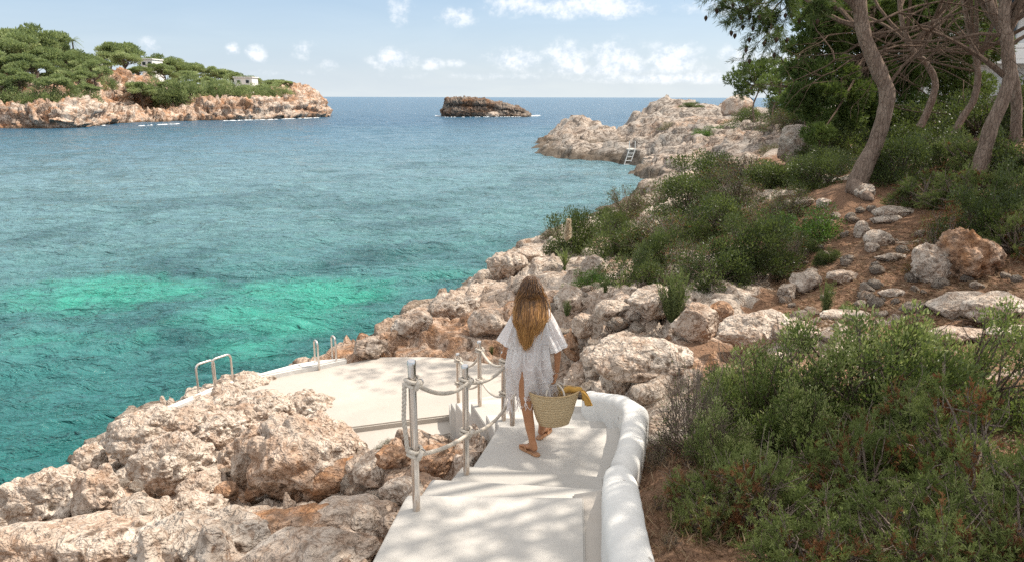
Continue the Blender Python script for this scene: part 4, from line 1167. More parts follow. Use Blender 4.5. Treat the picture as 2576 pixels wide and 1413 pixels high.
rock(2170, 595, 44, 50, 'slab', 'A', 'upright ribbed white stone right of the mid-green shrub', 80, depth=.8)
rock(2215, 615, 66, 34, 'block', 'A', 'pale stone just right of the ribbed white stone', 30)
rock(2178, 495, 52, 30, 'block', 'A', 'white stone at the tip of the big pine root', 30)
rock(2075, 520, 40, 20, 'block', 'A', 'small white stone left of the big pine root', 10)
rock(2030, 520, 50, 22, 'block', 'A', 'pale stone among the shrubs left of the small white one', 10)
rock(1985, 530, 46, 24, 'block', 'A', 'pale stone farthest left of the three below the pine', 10)
rock(2440, 690, 130, 105, 'pitted', 'C', 'big honeycombed brown boulder under the dead juniper', 20, sub=6)
rock(2350, 705, 90, 78, 'lump', 'A', 'pinkish white crag left of the honeycombed boulder', 20, sub=5)
rock(2420, 790, 175, 62, 'slab', 'A', 'broad wavy pale slab below the honeycombed boulder', 12, depth=.6, sub=6, tilt=(0, -6))
rock(2520, 800, 180, 80, 'slab', 'A', 'massive pale outcrop at the right edge of the photo', 12, depth=.6, sub=6)
rock(2245, 745, 70, 22, 'slab', 'A', 'small long stone in front of the red clearing', 5, depth=.5)
rock(2130, 808, 130, 36, 'slab', 'A', 'flat pale stone peeping over the light-topped shrub', 5, depth=.5)
rock(2420, 860, 170, 42, 'slab', 'B', 'rust-streaked flat rock in the sun above the right-hand bush', 5, depth=.5)
rock(2540, 855, 110, 50, 'slab', 'A', 'sunlit flat rock at the right edge below the massive outcrop', 5, depth=.5)
rock(1930, 805, 50, 30, 'block', 'A', 'half buried stone left of the feather-leaved seedling', 5)
# far shore
rock(2015, 408, 120, 92, 'block', 'A', 'tall white boulder in the scrub at the foot of the wooded slope', 5, sub=5)
rock(1860, 290, 80, 46, 'block', 'A', 'white rock face below the wind-bent small pines', 5)
rock(1650, 432, 70, 34, 'lump', 'D', 'dark sea rock at the point below the white bathing block', 5, y=56)
rock(1240, 295, 30, 12, 'lump', 'D', 'dark boulder at the foot of the islet', 5, y=213)
# head of fallen stones: small ones of one kind
rng5 = np.random.default_rng(5)
protos = [boulder_mesh('stone', (1, .9, .7), 900 + k, 'lump' if k % 2 else 'block', 4, [ROCK_A, ROCK_B, ROCK_A, ROCK_D][k]) for k in range(4)]
def stones(region, n, r0, r1, label, group):
    k = 0
    while k < n:
        px = rng5.uniform(region[0], region[2]); py = rng5.uniform(region[1], region[3])
        g = hit(px, py)
        if g.z < 0.05: 
            k += 1; continue
        bad = any(inside(p, np.array([g.x]), np.array([g.y]))[0] for p in ([q for q, _ in stair_polys] + [q for q, _ in fl_polys] + [gut[0], foot(wall_path), foot(wall_path2), plat, lowc]))
        k += 1
        if bad: continue
        o = link('stone', protos[rng5.integers(4)])
        s = rng5.uniform(r0, r1)
        o.location = (g.x, g.y, g.z + s * 0.25); o.scale = (s, s, s); o.rotation_euler = (rng5.uniform(-.4, .4), rng5.uniform(-.4, .4), rng5.uniform(0, 6.3))
        tag(o, label, 'stone', group)
stones((200, 1080, 950, 1260), 60, .05, .16, 'small loose limestone lump in the rock pile left of the stairs', 'loose stones left of the stairs')
stones((1300, 700, 1640, 990), 45, .06, .17, 'small loose limestone lump among the rocks right of the woman', 'loose stones right of the woman')
stones((1960, 500, 2560, 860), 110, .03, .13, 'small pale stone lying on the red earth under the pines', 'stones on the red earth')
# ------------------------------------------------------------------ vegetation
G_MASTIC = leaf_material('mastic_leaf', [(0.0, (0.040, 0.058, 0.024)), (0.4, (0.085, 0.112, 0.044)), (0.75, (0.15, 0.18, 0.068)), (1.0, (0.30, 0.33, 0.13))], 0.36, 0.42, 0.35)
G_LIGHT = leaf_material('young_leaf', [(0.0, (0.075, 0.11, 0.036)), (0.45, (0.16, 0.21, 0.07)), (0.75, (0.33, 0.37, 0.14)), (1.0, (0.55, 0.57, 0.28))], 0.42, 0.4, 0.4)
G_JUNI = leaf_material('juniper_needle', [(0.0, (0.075, 0.105, 0.034)), (0.5, (0.17, 0.21, 0.072)), (1.0, (0.32, 0.35, 0.14))], 0.35, 0.6, 0.15)
G_DEAD = leaf_material('dead_needle', [(0.0, (0.09, 0.04, 0.02)), (0.5, (0.18, 0.085, 0.04)), (1.0, (0.28, 0.16, 0.085))], 0.25, 0.8, 0.1, (0.3, 0.12, 0.04))
G_PINE = leaf_material('pine_needle', [(0.0, (0.055, 0.085, 0.026)), (0.5, (0.11, 0.16, 0.046)), (1.0, (0.20, 0.26, 0.08))], 0.3, 0.55, 0.2)
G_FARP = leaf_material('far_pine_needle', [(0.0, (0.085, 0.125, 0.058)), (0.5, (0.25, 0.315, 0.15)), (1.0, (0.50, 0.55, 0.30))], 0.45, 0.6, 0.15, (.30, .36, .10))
G_GREY = leaf_material('grey_green_leaf', [(0.0, (0.10, 0.13, 0.055)), (0.5, (0.17, 0.21, 0.085)), (1.0, (0.27, 0.31, 0.15))], 0.35, 0.6, 0.2)
G_BRIGHT = leaf_material('bright_leaf', [(0.0, (0.055, 0.12, 0.025)), (0.5, (0.10, 0.20, 0.04)), (1.0, (0.17, 0.28, 0.07))], 0.35, 0.5, 0.3)
TWIG = bark_material('twig_bark', (0.13, 0.095, 0.075), (0.27, 0.215, 0.175), 14)
DTWIG = bark_material('dry_twig', (0.20, 0.155, 0.125), (0.38, 0.31, 0.255), 14)
BARK = bark_material('pine_bark', (0.15, 0.10, 0.075), (0.36, 0.275, 0.22), 5)
BRANCHB = bark_material('branch_bark', (0.10, 0.066, 0.047), (0.23, 0.165, 0.125), 7)
FBARK = bark_material('far_bark', (0.10, 0.075, 0.06), (0.20, 0.16, 0.13), 3)

def unit(v): return v / (np.linalg.norm(v, axis=-1, keepdims=True) + 1e-9)
def curve(p0, p1, bend, n=6, rng=None):
    q = np.linspace(0, 1, n)[:, None]
    side = (rng.normal(size=3) if rng is not None else np.zeros(3)) * bend
    return p0 + (p1 - p0) * q + side * (q * (1 - q)) * 2

def clump_points(rng, n, flat=0.8, inner=0.35, lump=None):
    """points in a dome, mostly near its surface"""
    d = unit(rng.normal(size=(n, 3))); d[:, 2] = np.abs(d[:, 2]) * 1.0 - 0.12
    d = unit(d)
    r = np.where(rng.random(n) < inner, rng.uniform(0.3, 0.75, n), rng.uniform(0.75, 1.0, n))
    k = 1 + 0.28 * vnoise(d * 1.7 + rng.uniform(0, 90), 3)
    return d * (r * k)[:, None] * np.array([1, 1, flat]), d

def bush_parts(seed, rx, rz, ncl, per, L, W, crad, up=0.5, new=0.0, inner=0.35, spread=1.0):
    rng = np.random.default_rng(seed)
    C, d = clump_points(rng, ncl, 1.0, inner)
    C = C * np.array([rx, rx, rz]); C[:, 2] = np.maximum(C[:, 2], crad * 0.3)
    cr = crad * rng.uniform(0.6, 1.25, ncl)
    P, D, N_, T_ = [], [], [], []
    for i in range(ncl):
        m = int(per * (cr[i] / crad) ** 2)
        e = unit(rng.normal(size=(m, 3)))
        rad = rng.random(m) ** 0.45
        p = C[i] + e * (cr[i] * rad)[:, None] * np.array([1, 1, 0.85])
        dr = unit(e * 0.9 + d[i] * 0.6 + np.array([0, 0, up]) + rng.normal(size=(m, 3)) * 0.55 * spread)
        P.append(p); D.append(dr); N_.append(unit(rng.normal(size=(m, 3)) + np.array([0, 0, 0.9])))
        ct = rng.normal(0, 0.13)
        tip = 0
        if new:
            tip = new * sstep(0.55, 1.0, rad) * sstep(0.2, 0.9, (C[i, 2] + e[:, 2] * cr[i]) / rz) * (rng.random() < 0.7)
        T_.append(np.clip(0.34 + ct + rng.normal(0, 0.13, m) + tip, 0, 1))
    P, D, N_, T_ = map(np.concatenate, (P, D, N_, T_))
    P[:, 2] = np.maximum(P[:, 2], 0.02)
    l = L * rng.uniform(0.65, 1.25, len(P)); w = W * rng.uniform(0.75, 1.2, len(P))
    V, F = leaves_mesh(P, D, N_, l, w)
    return V, F, np.repeat(T_, 4), C, rng

def stems_mesh(C, rng, base_r, frac=0.6, twigs=0, out=1.0, sides=5, h0=0.0, tipf=1.0):
    mb = MB()
    for i in range(len(C)):
        if rng.random() > frac: continue
        b = np.array([rng.normal() * 0.10, rng.normal() * 0.10, h0])
        c = C[i] * out
        mb.tube(curve(b, c, 0.16 * np.linalg.norm(c), 6, rng), np.linspace(base_r, base_r * 0.3 * tipf, 6), sides, False)
        for _ in range(twigs):
            e = c + unit(rng.normal(size=3) + C[i] / (np.linalg.norm(C[i]) + .01)) * rng.uniform(.12, .34)
            s0 = c * rng.uniform(.6, 1.0)
            mb.tube(curve(s0, e, 0.08, 4, rng), np.linspace(base_r * .4, base_r * .12, 4), 3, False)
    return mb

PROTO = {}
def make_proto(kind, variant):
    seed = 1000 + hash_kind(kind) * 37 + variant
    leafname, stemname = 'foliage', 'stem'
    if kind == 'mastic':
        V, F, T_, C, rng = bush_parts(seed, .95, .95, 60, 210, .062, .030, .27)
        leaf = mesh_np('foliage', V, F, G_MASTIC, False, {'tint': T_}); mb = stems_mesh(C, rng, .022, .8, 1)
        sm = TWIG
    elif kind == 'light':
        V, F, T_, C, rng = bush_parts(seed, .95, .95, 100, 230, .046, .020, .20, .6, .62)
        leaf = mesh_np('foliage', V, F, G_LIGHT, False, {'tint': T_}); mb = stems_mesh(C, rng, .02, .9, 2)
        sm = TWIG
    elif kind == 'bright':
        V, F, T_, C, rng = bush_parts(seed, .95, .8, 34, 150, .08, .03, .28)
        leaf = mesh_np('foliage', V, F, G_BRIGHT, False, {'tint': T_}); mb = stems_mesh(C, rng, .02, .8, 1)
        sm = TWIG
    elif kind == 'juniper':
        # feathery plumes on crooked grey stems, russet dead needles inside
        rng = np.random.default_rng(seed)
        ncl = 95
        C, d = clump_points(rng, ncl, 1.0, .25); C = C * np.array([1, 1, .9]); C[:, 2] = np.maximum(C[:, 2], .08)
        P, D, N_, T_, M_ = [], [], [], [], []
        for i in range(ncl):
            ct = rng.normal(0, .12); dead = rng.random() < 0.05
            inn = np.linalg.norm(C[i]) < .72
            for s in range(16):
                ax = unit(d[i] * 0.7 + rng.normal(size=3) * .65 + np.array([0, 0, .35]))
                b = C[i] * rng.uniform(.86, 1.0) + rng.normal(size=3) * .05
                ln = rng.uniform(.12, .26); m = 26
                q = rng.random(m)
                droop = np.array([0, 0, -0.06]) * (q ** 2)[:, None]
                p = b + ax * (q * ln)[:, None] + droop
                dr = unit(ax * 0.75 + unit(rng.normal(size=(m, 3))) * .75)
                P.append(p); D.append(dr); N_.append(unit(rng.normal(size=(m, 3))))
                T_.append(np.clip(.42 + ct + .25 * (q - .4) + rng.normal(0, .1, m), 0, 1))
                M_.append(np.full(m, 1 if (dead or (inn and rng.random() < .30) or rng.random() < .02) else 0))
        P, D, N_, T_, M_ = map(np.concatenate, (P, D, N_, T_, M_))
        P[:, 2] = np.maximum(P[:, 2], .02)
        V, F = leaves_mesh(P, D, N_, .052 * rng.uniform(.7, 1.2, len(P)), .0105)
        leaf = mesh_np('foliage', V, F, [G_JUNI, G_DEAD], False, {'tint': np.repeat(T_, 4)}, M_)
        mb = stems_mesh(C, rng, .024, .95, 3, 1.0); sm = DTWIG
    elif kind == 'dead_juniper':
        V, F, T_, C, rng = bush_parts(seed, .9, 1.0, 46, 150, .075, .012, .24, -.3, 0, .5)
        M_ = (np.repeat(np.random.default_rng(seed).random(46) < .35, 1)).astype(int)
        leaf = mesh_np('foliage', V, F, [G_DEAD, G_JUNI], False, {'tint': T_}, (np.random.default_rng(seed).random(len(F)) < .3).astype(int))
        mb = stems_mesh(C, rng, .03, .9, 2); sm = DTWIG
    elif kind == 'twiggy':
        V, F, T_, C, rng = bush_parts(seed, .9, .9, 70, 26, .040, .016, .24, .4)
        leaf = mesh_np('foliage', V, F, G_GREY, False, {'tint': T_ * .6}); mb = stems_mesh(C, rng, .014, 1, 12, 1.0, 4); sm = DTWIG
    elif kind == 'scrub':
        # half dry: brown twigs with thin olive leaves
        V, F, T_, C, rng = bush_parts(seed, .95, .9, 60, 95, .055, .020, .26, .4)
        leaf = mesh_np('foliage', V, F, [G_MASTIC, G_DEAD], False, {'tint': T_}, (np.random.default_rng(seed).random(len(F)) < .16).astype(int))
        mb = stems_mesh(C, rng, .016, 1, 7, 1.0, 4); sm = DTWIG
    elif kind == 'feather':
        # upright feathery plant: many erect shoots clothed in narrow leaves
        rng = np.random.default_rng(seed); mb = MB(); P, D, N_, T_ = [], [], [], []
        for s in range(64):
            a = rng.uniform(0, 2 * np.pi); lean = rng.uniform(0, .42); hh = rng.uniform(.5, 1.0)
            tip = np.array([math.cos(a) * lean, math.sin(a) * lean, hh])
            cv = curve(np.array([math.cos(a) * .05, math.sin(a) * .05, 0]), tip, .08, 8, rng)
            mb.tube(cv, np.linspace(.007, .002, 8), 3, False)
            m = 64; q = rng.uniform(.12, 1, m)
            idx = np.clip((q * 7).astype(int), 0, 6); fr = (q * 7 - idx)[:, None]
            p = cv[idx] * (1 - fr) + cv[idx + 1] * fr
            P.append(p); D.append(unit(unit(rng.normal(size=(m, 3))) * .6 + np.array([0, 0, .75]))); N_.append(unit(rng.normal(size=(m, 3))))
            T_.append(np.clip(.5 + rng.normal(0, .15, m), 0, 1))
        P, D, N_, T_ = map(np.concatenate, (P, D, N_, T_))
        V, F = leaves_mesh(P, D, N_, .085 * rng.uniform(.6, 1.2, len(P)), .016)
        leaf = mesh_np('foliage', V, F, G_GREY, False, {'tint': np.repeat(T_, 4)}); sm = G_GREY
    sm_o = mb.build('stem', sm, None, True)
    stem = sm_o.data
    bpy.data.objects.remove(sm_o)
    return leaf, stem
KINDS_ = ['mastic', 'light', 'bright', 'juniper', 'dead_juniper', 'twiggy', 'scrub', 'feather']
def hash_kind(k): return KINDS_.index(k)
NVAR = {'mastic': 3, 'light': 2, 'juniper': 3, 'scrub': 2}
SHAPE = {'bright': .8}
PNAME = {'mastic': 'mastic_shrub', 'light': 'mastic_shrub', 'bright': 'leafy_shrub', 'juniper': 'juniper_shrub', 'dead_juniper': 'juniper_shrub', 'twiggy': 'twiggy_shrub', 'scrub': 'dry_shrub', 'feather': 'feathery_plant'}
BN = [0]
rng6 = np.random.default_rng(66)
def bush(px, py, w, h, kind, label, group=None, y=None, rotz=None, sinkm=0.05):
    v = BN[0] % NVAR.get(kind, 1); BN[0] += 1
    if (kind, v) not in PROTO: PROTO[(kind, v)] = make_proto(kind, v)
    leaf, stem = PROTO[(kind, v)]
    g = at_y(px, py, y) if y else ground_at(px, py)
    if y: g.z = max(drop(g.x, g.y), 0)
    else: g.z = max(drop(g.x, g.y), 0) if abs(drop(g.x, g.y) - g.z) < 1.0 else g.z
    dep = proj(g)[2]; m = dep / FPX
    o = thing(PNAME[kind], label, 'plant' if kind == 'feather' else 'shrub', g - Vector((0, 0, sinkm)), group)
    fk = 1.0 if dep < 9.5 else 0.88
    sx = w * m / 2.0 * (1.0 if fk == 1 else 1.06) * (1.0 if kind != 'feather' else 2.0); szz = h * m * (1.0 if kind == 'feather' else .95 * fk)
    o.scale = (sx, sx * .9, szz)
    o.rotation_euler = (0, 0, rng6.uniform(0, 6.28) if rotz is None else rotz)
    link('foliage', leaf, o); link('stem', stem, o)
    return o

ORD = ['first', 'second', 'third', 'fourth', 'fifth', 'sixth', 'seventh', 'eighth', 'ninth', 'tenth', 'eleventh', 'twelfth', 'thirteenth', 'fourteenth', 'fifteenth', 'sixteenth', 'seventeenth', 'eighteenth', 'nineteenth', 'twentieth',
       'twenty-first', 'twenty-second', 'twenty-third', 'twenty-fourth', 'twenty-fifth', 'twenty-sixth', 'twenty-seventh', 'twenty-eighth']
def row(items, kind_label, where, group, fn):
    items = sorted(items, key=lambda a: a[0])
    for i, it in enumerate(items):
        fn(it, f'{kind_label}, {ORD[i]} from the left {where}', group)
TH_ = 'shrubs of the thicket above the rocks'
row([(1575, 565, 150, 100, 'scrub'), (1665, 525, 180, 110, 'scrub'), (1770, 490, 200, 105, 'mastic'), (1870, 462, 180, 85, 'scrub'), (1965, 470, 200, 95, 'mastic'), (2060, 475, 190, 95, 'mastic'), (1540, 600, 110, 80, 'mastic')],
    'dark evergreen shrub', 'along the rear edge of the thicket', TH_, lambda a, l, g: bush(*a, l, g))
row([(1570, 645, 180, 125, 'mastic'), (1690, 625, 220, 145, 'scrub'), (1800, 590, 210, 130, 'mastic'), (1915, 575, 210, 120, 'scrub'), (1740, 560, 190, 110, 'mastic'), (1850, 530, 200, 110, 'scrub'), (1985, 540, 170, 90, 'scrub')],
    'dark dense shrub', 'across the middle of the thicket', TH_, lambda a, l, g: bush(*a, l, g))
row([(1600, 735, 180, 120, 'mastic'), (1715, 720, 190, 140, 'scrub'), (1800, 745, 190, 135, 'mastic'), (1890, 720, 200, 150, 'mastic'), (1975, 690, 170, 130, 'scrub'), (1660, 690, 150, 120, 'mastic'), (2010, 650, 120, 80, 'mastic')],
    'dark green shrub', 'along the front edge of the thicket', TH_, lambda a, l, g: bush(*a, l, g))
bush(1440, 642, 150, 118, 'mastic', 'round dark shrub standing alone above the sea, behind the plume grass')
bush(1395, 612, 70, 50, 'scrub', 'small dry shrub at the foot of the round seaside shrub')
bush(1480, 742, 130, 66, 'bright', 'low bright green shrub on the rocks below the plume grass')
bush(2050, 588, 240, 98, 'bright', 'broad fresh green shrub at the left edge of the red earth')
bush(1690, 832, 112, 140, 'feather', 'feathery yellow-green plant standing upright between the pale rocks')
bush(1458, 920, 86, 78, 'feather', 'grey-green feathery plant right of the woman\'s sleeve')
bush(2075, 790, 50, 95, 'feather', 'feather-leaved seedling in front of the red clearing')
bush(2130, 800, 60, 70, 'bright', 'small leafy seedling right of the feather-leaved one')
bush(1425, 842, 30, 50, 'feather', 'small green sprig on the rock right of the woman\'s hair')
bush(1520, 790, 26, 42, 'feather', 'little green sprig between rocks below the bright green shrub')
bush(1236, 880, 16, 30, 'feather', 'tiny sprig on the orange rock behind the rope, left of the woman')
bush(1625, 960, 60, 80, 'feather', 'sparse sprig hanging over the lower parapet bend')
bush(1510, 700, 90, 50, 'bright', 'light green tuft behind the square pale rock')
bush(770, 1018, 30, 14, 'bright', 'tiny green tuft on the rock by the platform edge', sinkm=0)
bush(985, 1175, 85, 26, 'scrub', 'low green cushion plant on the rocks left of the nearest post')
bush(1065, 1225, 50, 34, 'scrub', 'low green cushion plant just behind the nearest post')
bush(655, 1240, 30, 34, 'mastic', 'small green plant in the crevice under the huge boulder')
bush(2080, 665, 70, 60, 'mastic', 'slim sapling at the left side of the red clearing')
# right-hand undergrowth
UG = 'undergrowth shrubs below the pines'
row([(2110, 395, 190, 115, 'mastic'), (2240, 360, 190, 110, 'mastic'), (2350, 350, 220, 120, 'mastic'), (2470, 340, 200, 140, 'mastic'), (2570, 340, 180, 150, 'mastic'), (2060, 330, 150, 80, 'scrub'), (2180, 305, 170, 90, 'mastic')],
    'dark bushy shrub', 'in the rear row under the pines', UG, lambda a, l, g: bush(*a, l, g))
row([(2080, 445, 160, 95, 'mastic'), (2255, 465, 190, 130, 'mastic'), (2360, 440, 210, 140, 'mastic'), (2470, 445, 220, 140, 'juniper'), (2570, 450, 200, 150, 'mastic'), (2190, 455, 110, 80, 'mastic'), (2310, 400, 200, 120, 'mastic')],
    'dense shrub', 'in the middle row under the pines', UG, lambda a, l, g: bush(*a, l, g))
row([(2330, 520, 180, 110, 'juniper'), (2440, 530, 200, 150, 'juniper'), (2560, 540, 200, 170, 'mastic'), (2480, 620, 230, 160, 'mastic'), (2570, 640, 180, 170, 'juniper')],
    'grey-green shrub', 'in the front row behind the honeycombed boulder', UG, lambda a, l, g: bush(*a, l, g))
bush(2375, 650, 170, 170, 'dead_juniper', 'half dead juniper with russet needles leaning over the honeycombed boulder')
bush(2300, 690, 80, 80, 'dead_juniper', 'low russet juniper sprig left of the pinkish crag')
# scrub of the far slope
FS = 'scrub on the slope behind the white rock'
row([(1830, 330, 110, 40, 'bright'), (1900, 330, 110, 70, 'twiggy'), (1950, 350, 130, 70, 'scrub'), (2020, 330, 150, 90, 'scrub'), (1990, 300, 130, 80, 'mastic'), (2060, 395, 120, 60, 'scrub'), (1940, 390, 80, 44, 'scrub'), (1880, 300, 100, 60, 'mastic'), (1680, 330, 60, 28, 'scrub'), (1740, 265, 60, 16, 'mastic'), (1790, 345, 90, 30, 'bright'), (2110, 350, 140, 80, 'scrub')],
    'scrubby bush', 'on the far rocky slope', FS, lambda a, l, g: bush(*a, l, g, None, None, .3))
# near right
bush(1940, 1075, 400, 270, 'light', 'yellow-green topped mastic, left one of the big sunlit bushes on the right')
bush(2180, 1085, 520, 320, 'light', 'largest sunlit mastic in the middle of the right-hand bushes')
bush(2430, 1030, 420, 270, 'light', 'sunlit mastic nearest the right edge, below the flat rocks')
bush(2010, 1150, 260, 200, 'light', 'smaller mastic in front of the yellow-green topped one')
bush(1735, 1145, 260, 260, 'twiggy', 'tangled grey twiggy shrub spilling over the lower parapet')
bush(1830, 1010, 170, 130, 'twiggy', 'grey twiggy shrub between the pale slab and the sunlit mastic')
NJ = 'feathery junipers at the lower right'
bush(1815, 1195, 210, 190, 'light', 'small leafy mastic just right of the tangled grey twiggy shrub')
bush(1770, 1345, 190, 150, 'juniper', 'smallest juniper, nearest the bare soil by the upper parapet')
bush(2250, 1180, 420, 240, 'juniper', 'soft green juniper between the largest sunlit mastic and the russet one')
bush(1890, 1340, 400, 270, 'juniper', 'juniper closest to the upper parapet, with bare grey twigs', NJ)
bush(2150, 1290, 420, 300, 'juniper', 'juniper with a russet patch in the middle of the lower right', NJ)
bush(2420, 1260, 460, 330, 'juniper', 'tall bushy juniper under the sunlit mastics at the right edge', NJ)
bush(2060, 1480, 460, 260, 'juniper', 'low juniper spreading along the bottom edge right of the bare soil', NJ)
bush(2330, 1480, 480, 320, 'juniper', 'juniper with dark gaps at the bottom edge, second from the right', NJ)
bush(2580, 1440, 460, 380, 'juniper', 'juniper filling the bottom right corner', NJ)
bush(1720, 1260, 90, 80, 'scrub', 'small dry weed on the bare soil next to the upper parapet')
bush(1660, 1290, 70, 50, 'twiggy', 'dry brown weed against the outer face of the upper parapet')
bush(1650, 1175, 80, 70, 'twiggy', 'dry brown weed at the joint of the two parapets')
bush(1690, 1390, 80, 60, 'twiggy', 'dry weed at the bottom edge beside the parapet')

# plume grass
g = hit(1420, 680)
o = thing('plume_grass', 'tall plume grass with one cream feather on the rocks', 'plant', g)
rng = np.random.default_rng(3); mb = MB(); m = proj(g)[2] / FPX
P, D, N_, T_ = [], [], [], []
for s in range(70):
    a = rng.uniform(0, 6.28); ln = rng.uniform(30, 62) * m; lean = rng.uniform(.1, .55)
    prev = np.zeros(3) + rng.normal(size=3) * np.array([.05, .05, 0])
    for k in range(5):
        q = (k + 1) / 5; nx = np.array([math.cos(a) * lean * ln * q ** 1.6, math.sin(a) * lean * ln * q ** 1.6, ln * (q - .25 * lean * q * q)])
        P.append(prev); D.append(nx - prev); N_.append(np.array([math.cos(a), math.sin(a), .3])); T_.append(.4 + .5 * rng.random()); prev = nx
P, D, N_ = map(np.array, (P, D, N_)); L_ = np.linalg.norm(D, axis=1) * 1.25
V, F = leaves_mesh(P, D, N_, L_, .035)
link('blades', mesh_np('blades', V, F, G_GREY, False, {'tint': np.repeat(np.array(T_), 4)}), o)
mb = MB(); top = np.array([.03, 0, 95 * m]); mb.tube(curve(np.zeros(3), top, .05, 8, rng), .012, 5); mb.build('stalk', G_GREY, o)
PLUME = leaf_material('plume', [(0, (.55, .46, .34)), (1, (.80, .72, .60))], .4, .8, .1, (.8, .7, .5))
n = 900; q = rng.random(n); P = top + np.stack([.05 * q + 0 * q, 0 * q, (q - .45) * 52 * m], 1)
D = unit(unit(rng.normal(size=(n, 3))) * .5 + np.array([.15, 0, .8])); V, F = leaves_mesh(P, D, unit(rng.normal(size=(n, 3))), .22 * (1.1 - .6 * q) , .02)
link('plume', mesh_np('plume', V, F, PLUME, False, {'tint': np.repeat(rng.random(n), 4)}), o)

# dry weeds and fallen needles beside the parapet (uncountable)
rng = np.random.default_rng(9); P, D, T_ = [], [], []
for k in range(15000):
    px = rng.uniform(1600, 2000) if k < 3200 else rng.uniform(1950, 2576); py = rng.uniform(1120, 1413) if k < 3200 else rng.uniform(560, 880)
    g = ground_at(px, py) if k % 8 == 0 or k == 0 else g + Vector((rng.normal() * .12, rng.normal() * .12, 0))
    if any(inside(pp, np.array([g.x]), np.array([g.y]))[0] for pp in (foot(wall_path), foot(wall_path2), stair_polys[0][0], stair_polys[3][0], gut[0])): continue
    P.append((g.x, g.y, drop(g.x, g.y))); D.append((rng.normal(), rng.normal(), abs(rng.normal()) * (.9 if k < 3200 else .15))); T_.append(rng.random())
P, D = np.array(P), unit(np.array(D)); V, F = leaves_mesh(P, D, unit(rng.normal(size=P.shape)), rng.uniform(.05, .16, len(P)), np.where(np.arange(len(P)) < 3000, .008, .016))
STRAW = leaf_material('straw', [(0, (.10, .06, .035)), (.5, (.24, .16, .10)), (1, (.40, .31, .21))], .2, .8, .1, (.3, .2, .1))
tag(link('dry_grass', mesh_np('dry_grass', V, F, STRAW, False, {'tint': np.repeat(np.array(T_), 4)})), 'straw and fallen needles on the soil', None, None, 'stuff')

# ------------------------------------------------------------------ far pines
def far_pine(seed):
    rng = np.random.default_rng(seed)
    H = 1.0; mb = MB()
    lean = rng.normal(size=2) * .10
    top = np.array([lean[0], lean[1], .78])
    tr = curve(np.zeros(3), top, .10, 8, rng); mb.tube(tr, np.linspace(.028, .012, 8), 6, False)
    P, D, N_, T_ = [], [], [], []
    ncl = 21
    for i in range(ncl):
        a = rng.uniform(0, 6.28); rr_ = .44 * math.sqrt(rng.random()); zz_ = .60 + .34 * (1 - (rr_ / .46) ** 2) * rng.uniform(.75, 1.1) - (.18 if rng.random() < .3 else 0)
        c = np.array([math.cos(a) * rr_ + lean[0], math.sin(a) * rr_ + lean[1], zz_])
        s0 = tr[rng.integers(3, 7)]
        mb.tube(curve(s0, c - np.array([0, 0, .05]), .05, 5, rng), np.linspace(.012, .004, 5), 4, False)
        m = 300; cr = rng.uniform(.10, .17)
        e = unit(rng.normal(size=(m, 3))); rad = rng.random(m) ** .5
        P.append(c + e * (cr * rad)[:, None] * np.array([1.15, 1.15, .55]))
        D.append(unit(e * .7 + np.array([0, 0, .7]) + rng.normal(size=(m, 3)) * .4)); N_.append(unit(rng.normal(size=(m, 3)) + np.array([0, 0, .4])))
        T_.append(np.clip(.45 + rng.normal(0, .18) + rng.normal(0, .15, m), 0, 1))
    P, D, N_, T_ = map(np.concatenate, (P, D, N_, T_))
    V, F = leaves_mesh(P, D, N_, .062 * rng.uniform(.7, 1.3, len(P)), .024)
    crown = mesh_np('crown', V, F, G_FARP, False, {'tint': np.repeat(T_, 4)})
    so_ = mb.build('trunk', FBARK, None); me = so_.data; bpy.data.objects.remove(so_)
    return crown, me
FPP = [far_pine(70 + k) for k in range(7)]
rngp = np.random.default_rng(21)
def fpine(px, py, hpx, y, label, group, wide=1.0):
    p = at_y(px, py, y); z = head_drop(p.x, p.y)
    if z <= 0.3: z = p.z
    m = y * 1.03 / FPX
    o = thing('pine_tree', label, 'tree', (p.x, p.y, z - .3), group)
    s = max(hpx * m, zat(py - hpx, y) - z) if hpx > 0 else 4
    s = hpx * m
    o.scale = (s * wide, s * wide, s); o.rotation_euler = (0, 0, rngp.uniform(0, 6.28))
    c, tk = FPP[rngp.integers(len(FPP))]
    link('crown', c, o); link('trunk', tk, o)
def skyline(x): return np.interp(x, [-300, 0, 60, 130, 180, 215, 255, 330, 365, 375, 400, 460, 520, 560, 600, 650, 700, 738], [40, 70, 66, 85, 112, 118, 104, 110, 140, 138, 130, 140, 155, 165, 175, 190, 210, 226])
# each row: reference x positions; distance behind the cliff foot; the crown top follows the hill line
def yw(x): return np.interp(x, [c[0] for c in cols], [c[1] for c in cols])
def prow(xs, back, dtop, where, wide=1.0, clip=None, hmul=1.0):
    xs = sorted(xs)
    for i, x in enumerate(xs):
        y = yw(x) + back
        top = skyline(x) + dtop + rngp.uniform(-6, 8)
        p = at_y(x, top, y); g = at_y(x, 300, y); z = head_drop(p.x, y)
        hpx = max((p.z - z) / (y * 1.03 / FPX), 30) * hmul
        hpx = min(hpx, 150)
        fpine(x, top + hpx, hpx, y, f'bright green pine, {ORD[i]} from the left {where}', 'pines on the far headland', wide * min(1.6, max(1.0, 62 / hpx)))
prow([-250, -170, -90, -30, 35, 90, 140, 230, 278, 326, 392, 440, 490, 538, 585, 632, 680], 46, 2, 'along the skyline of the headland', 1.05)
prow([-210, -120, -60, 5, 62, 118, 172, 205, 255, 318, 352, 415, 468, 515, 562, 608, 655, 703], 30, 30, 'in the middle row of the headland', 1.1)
prow([-160, -70, -15, 40, 95, 150, 200, 240, 360, 428, 480, 528, 575, 622, 672, 715], 17, 62, 'in the front row above the headland cliffs', 1.15)
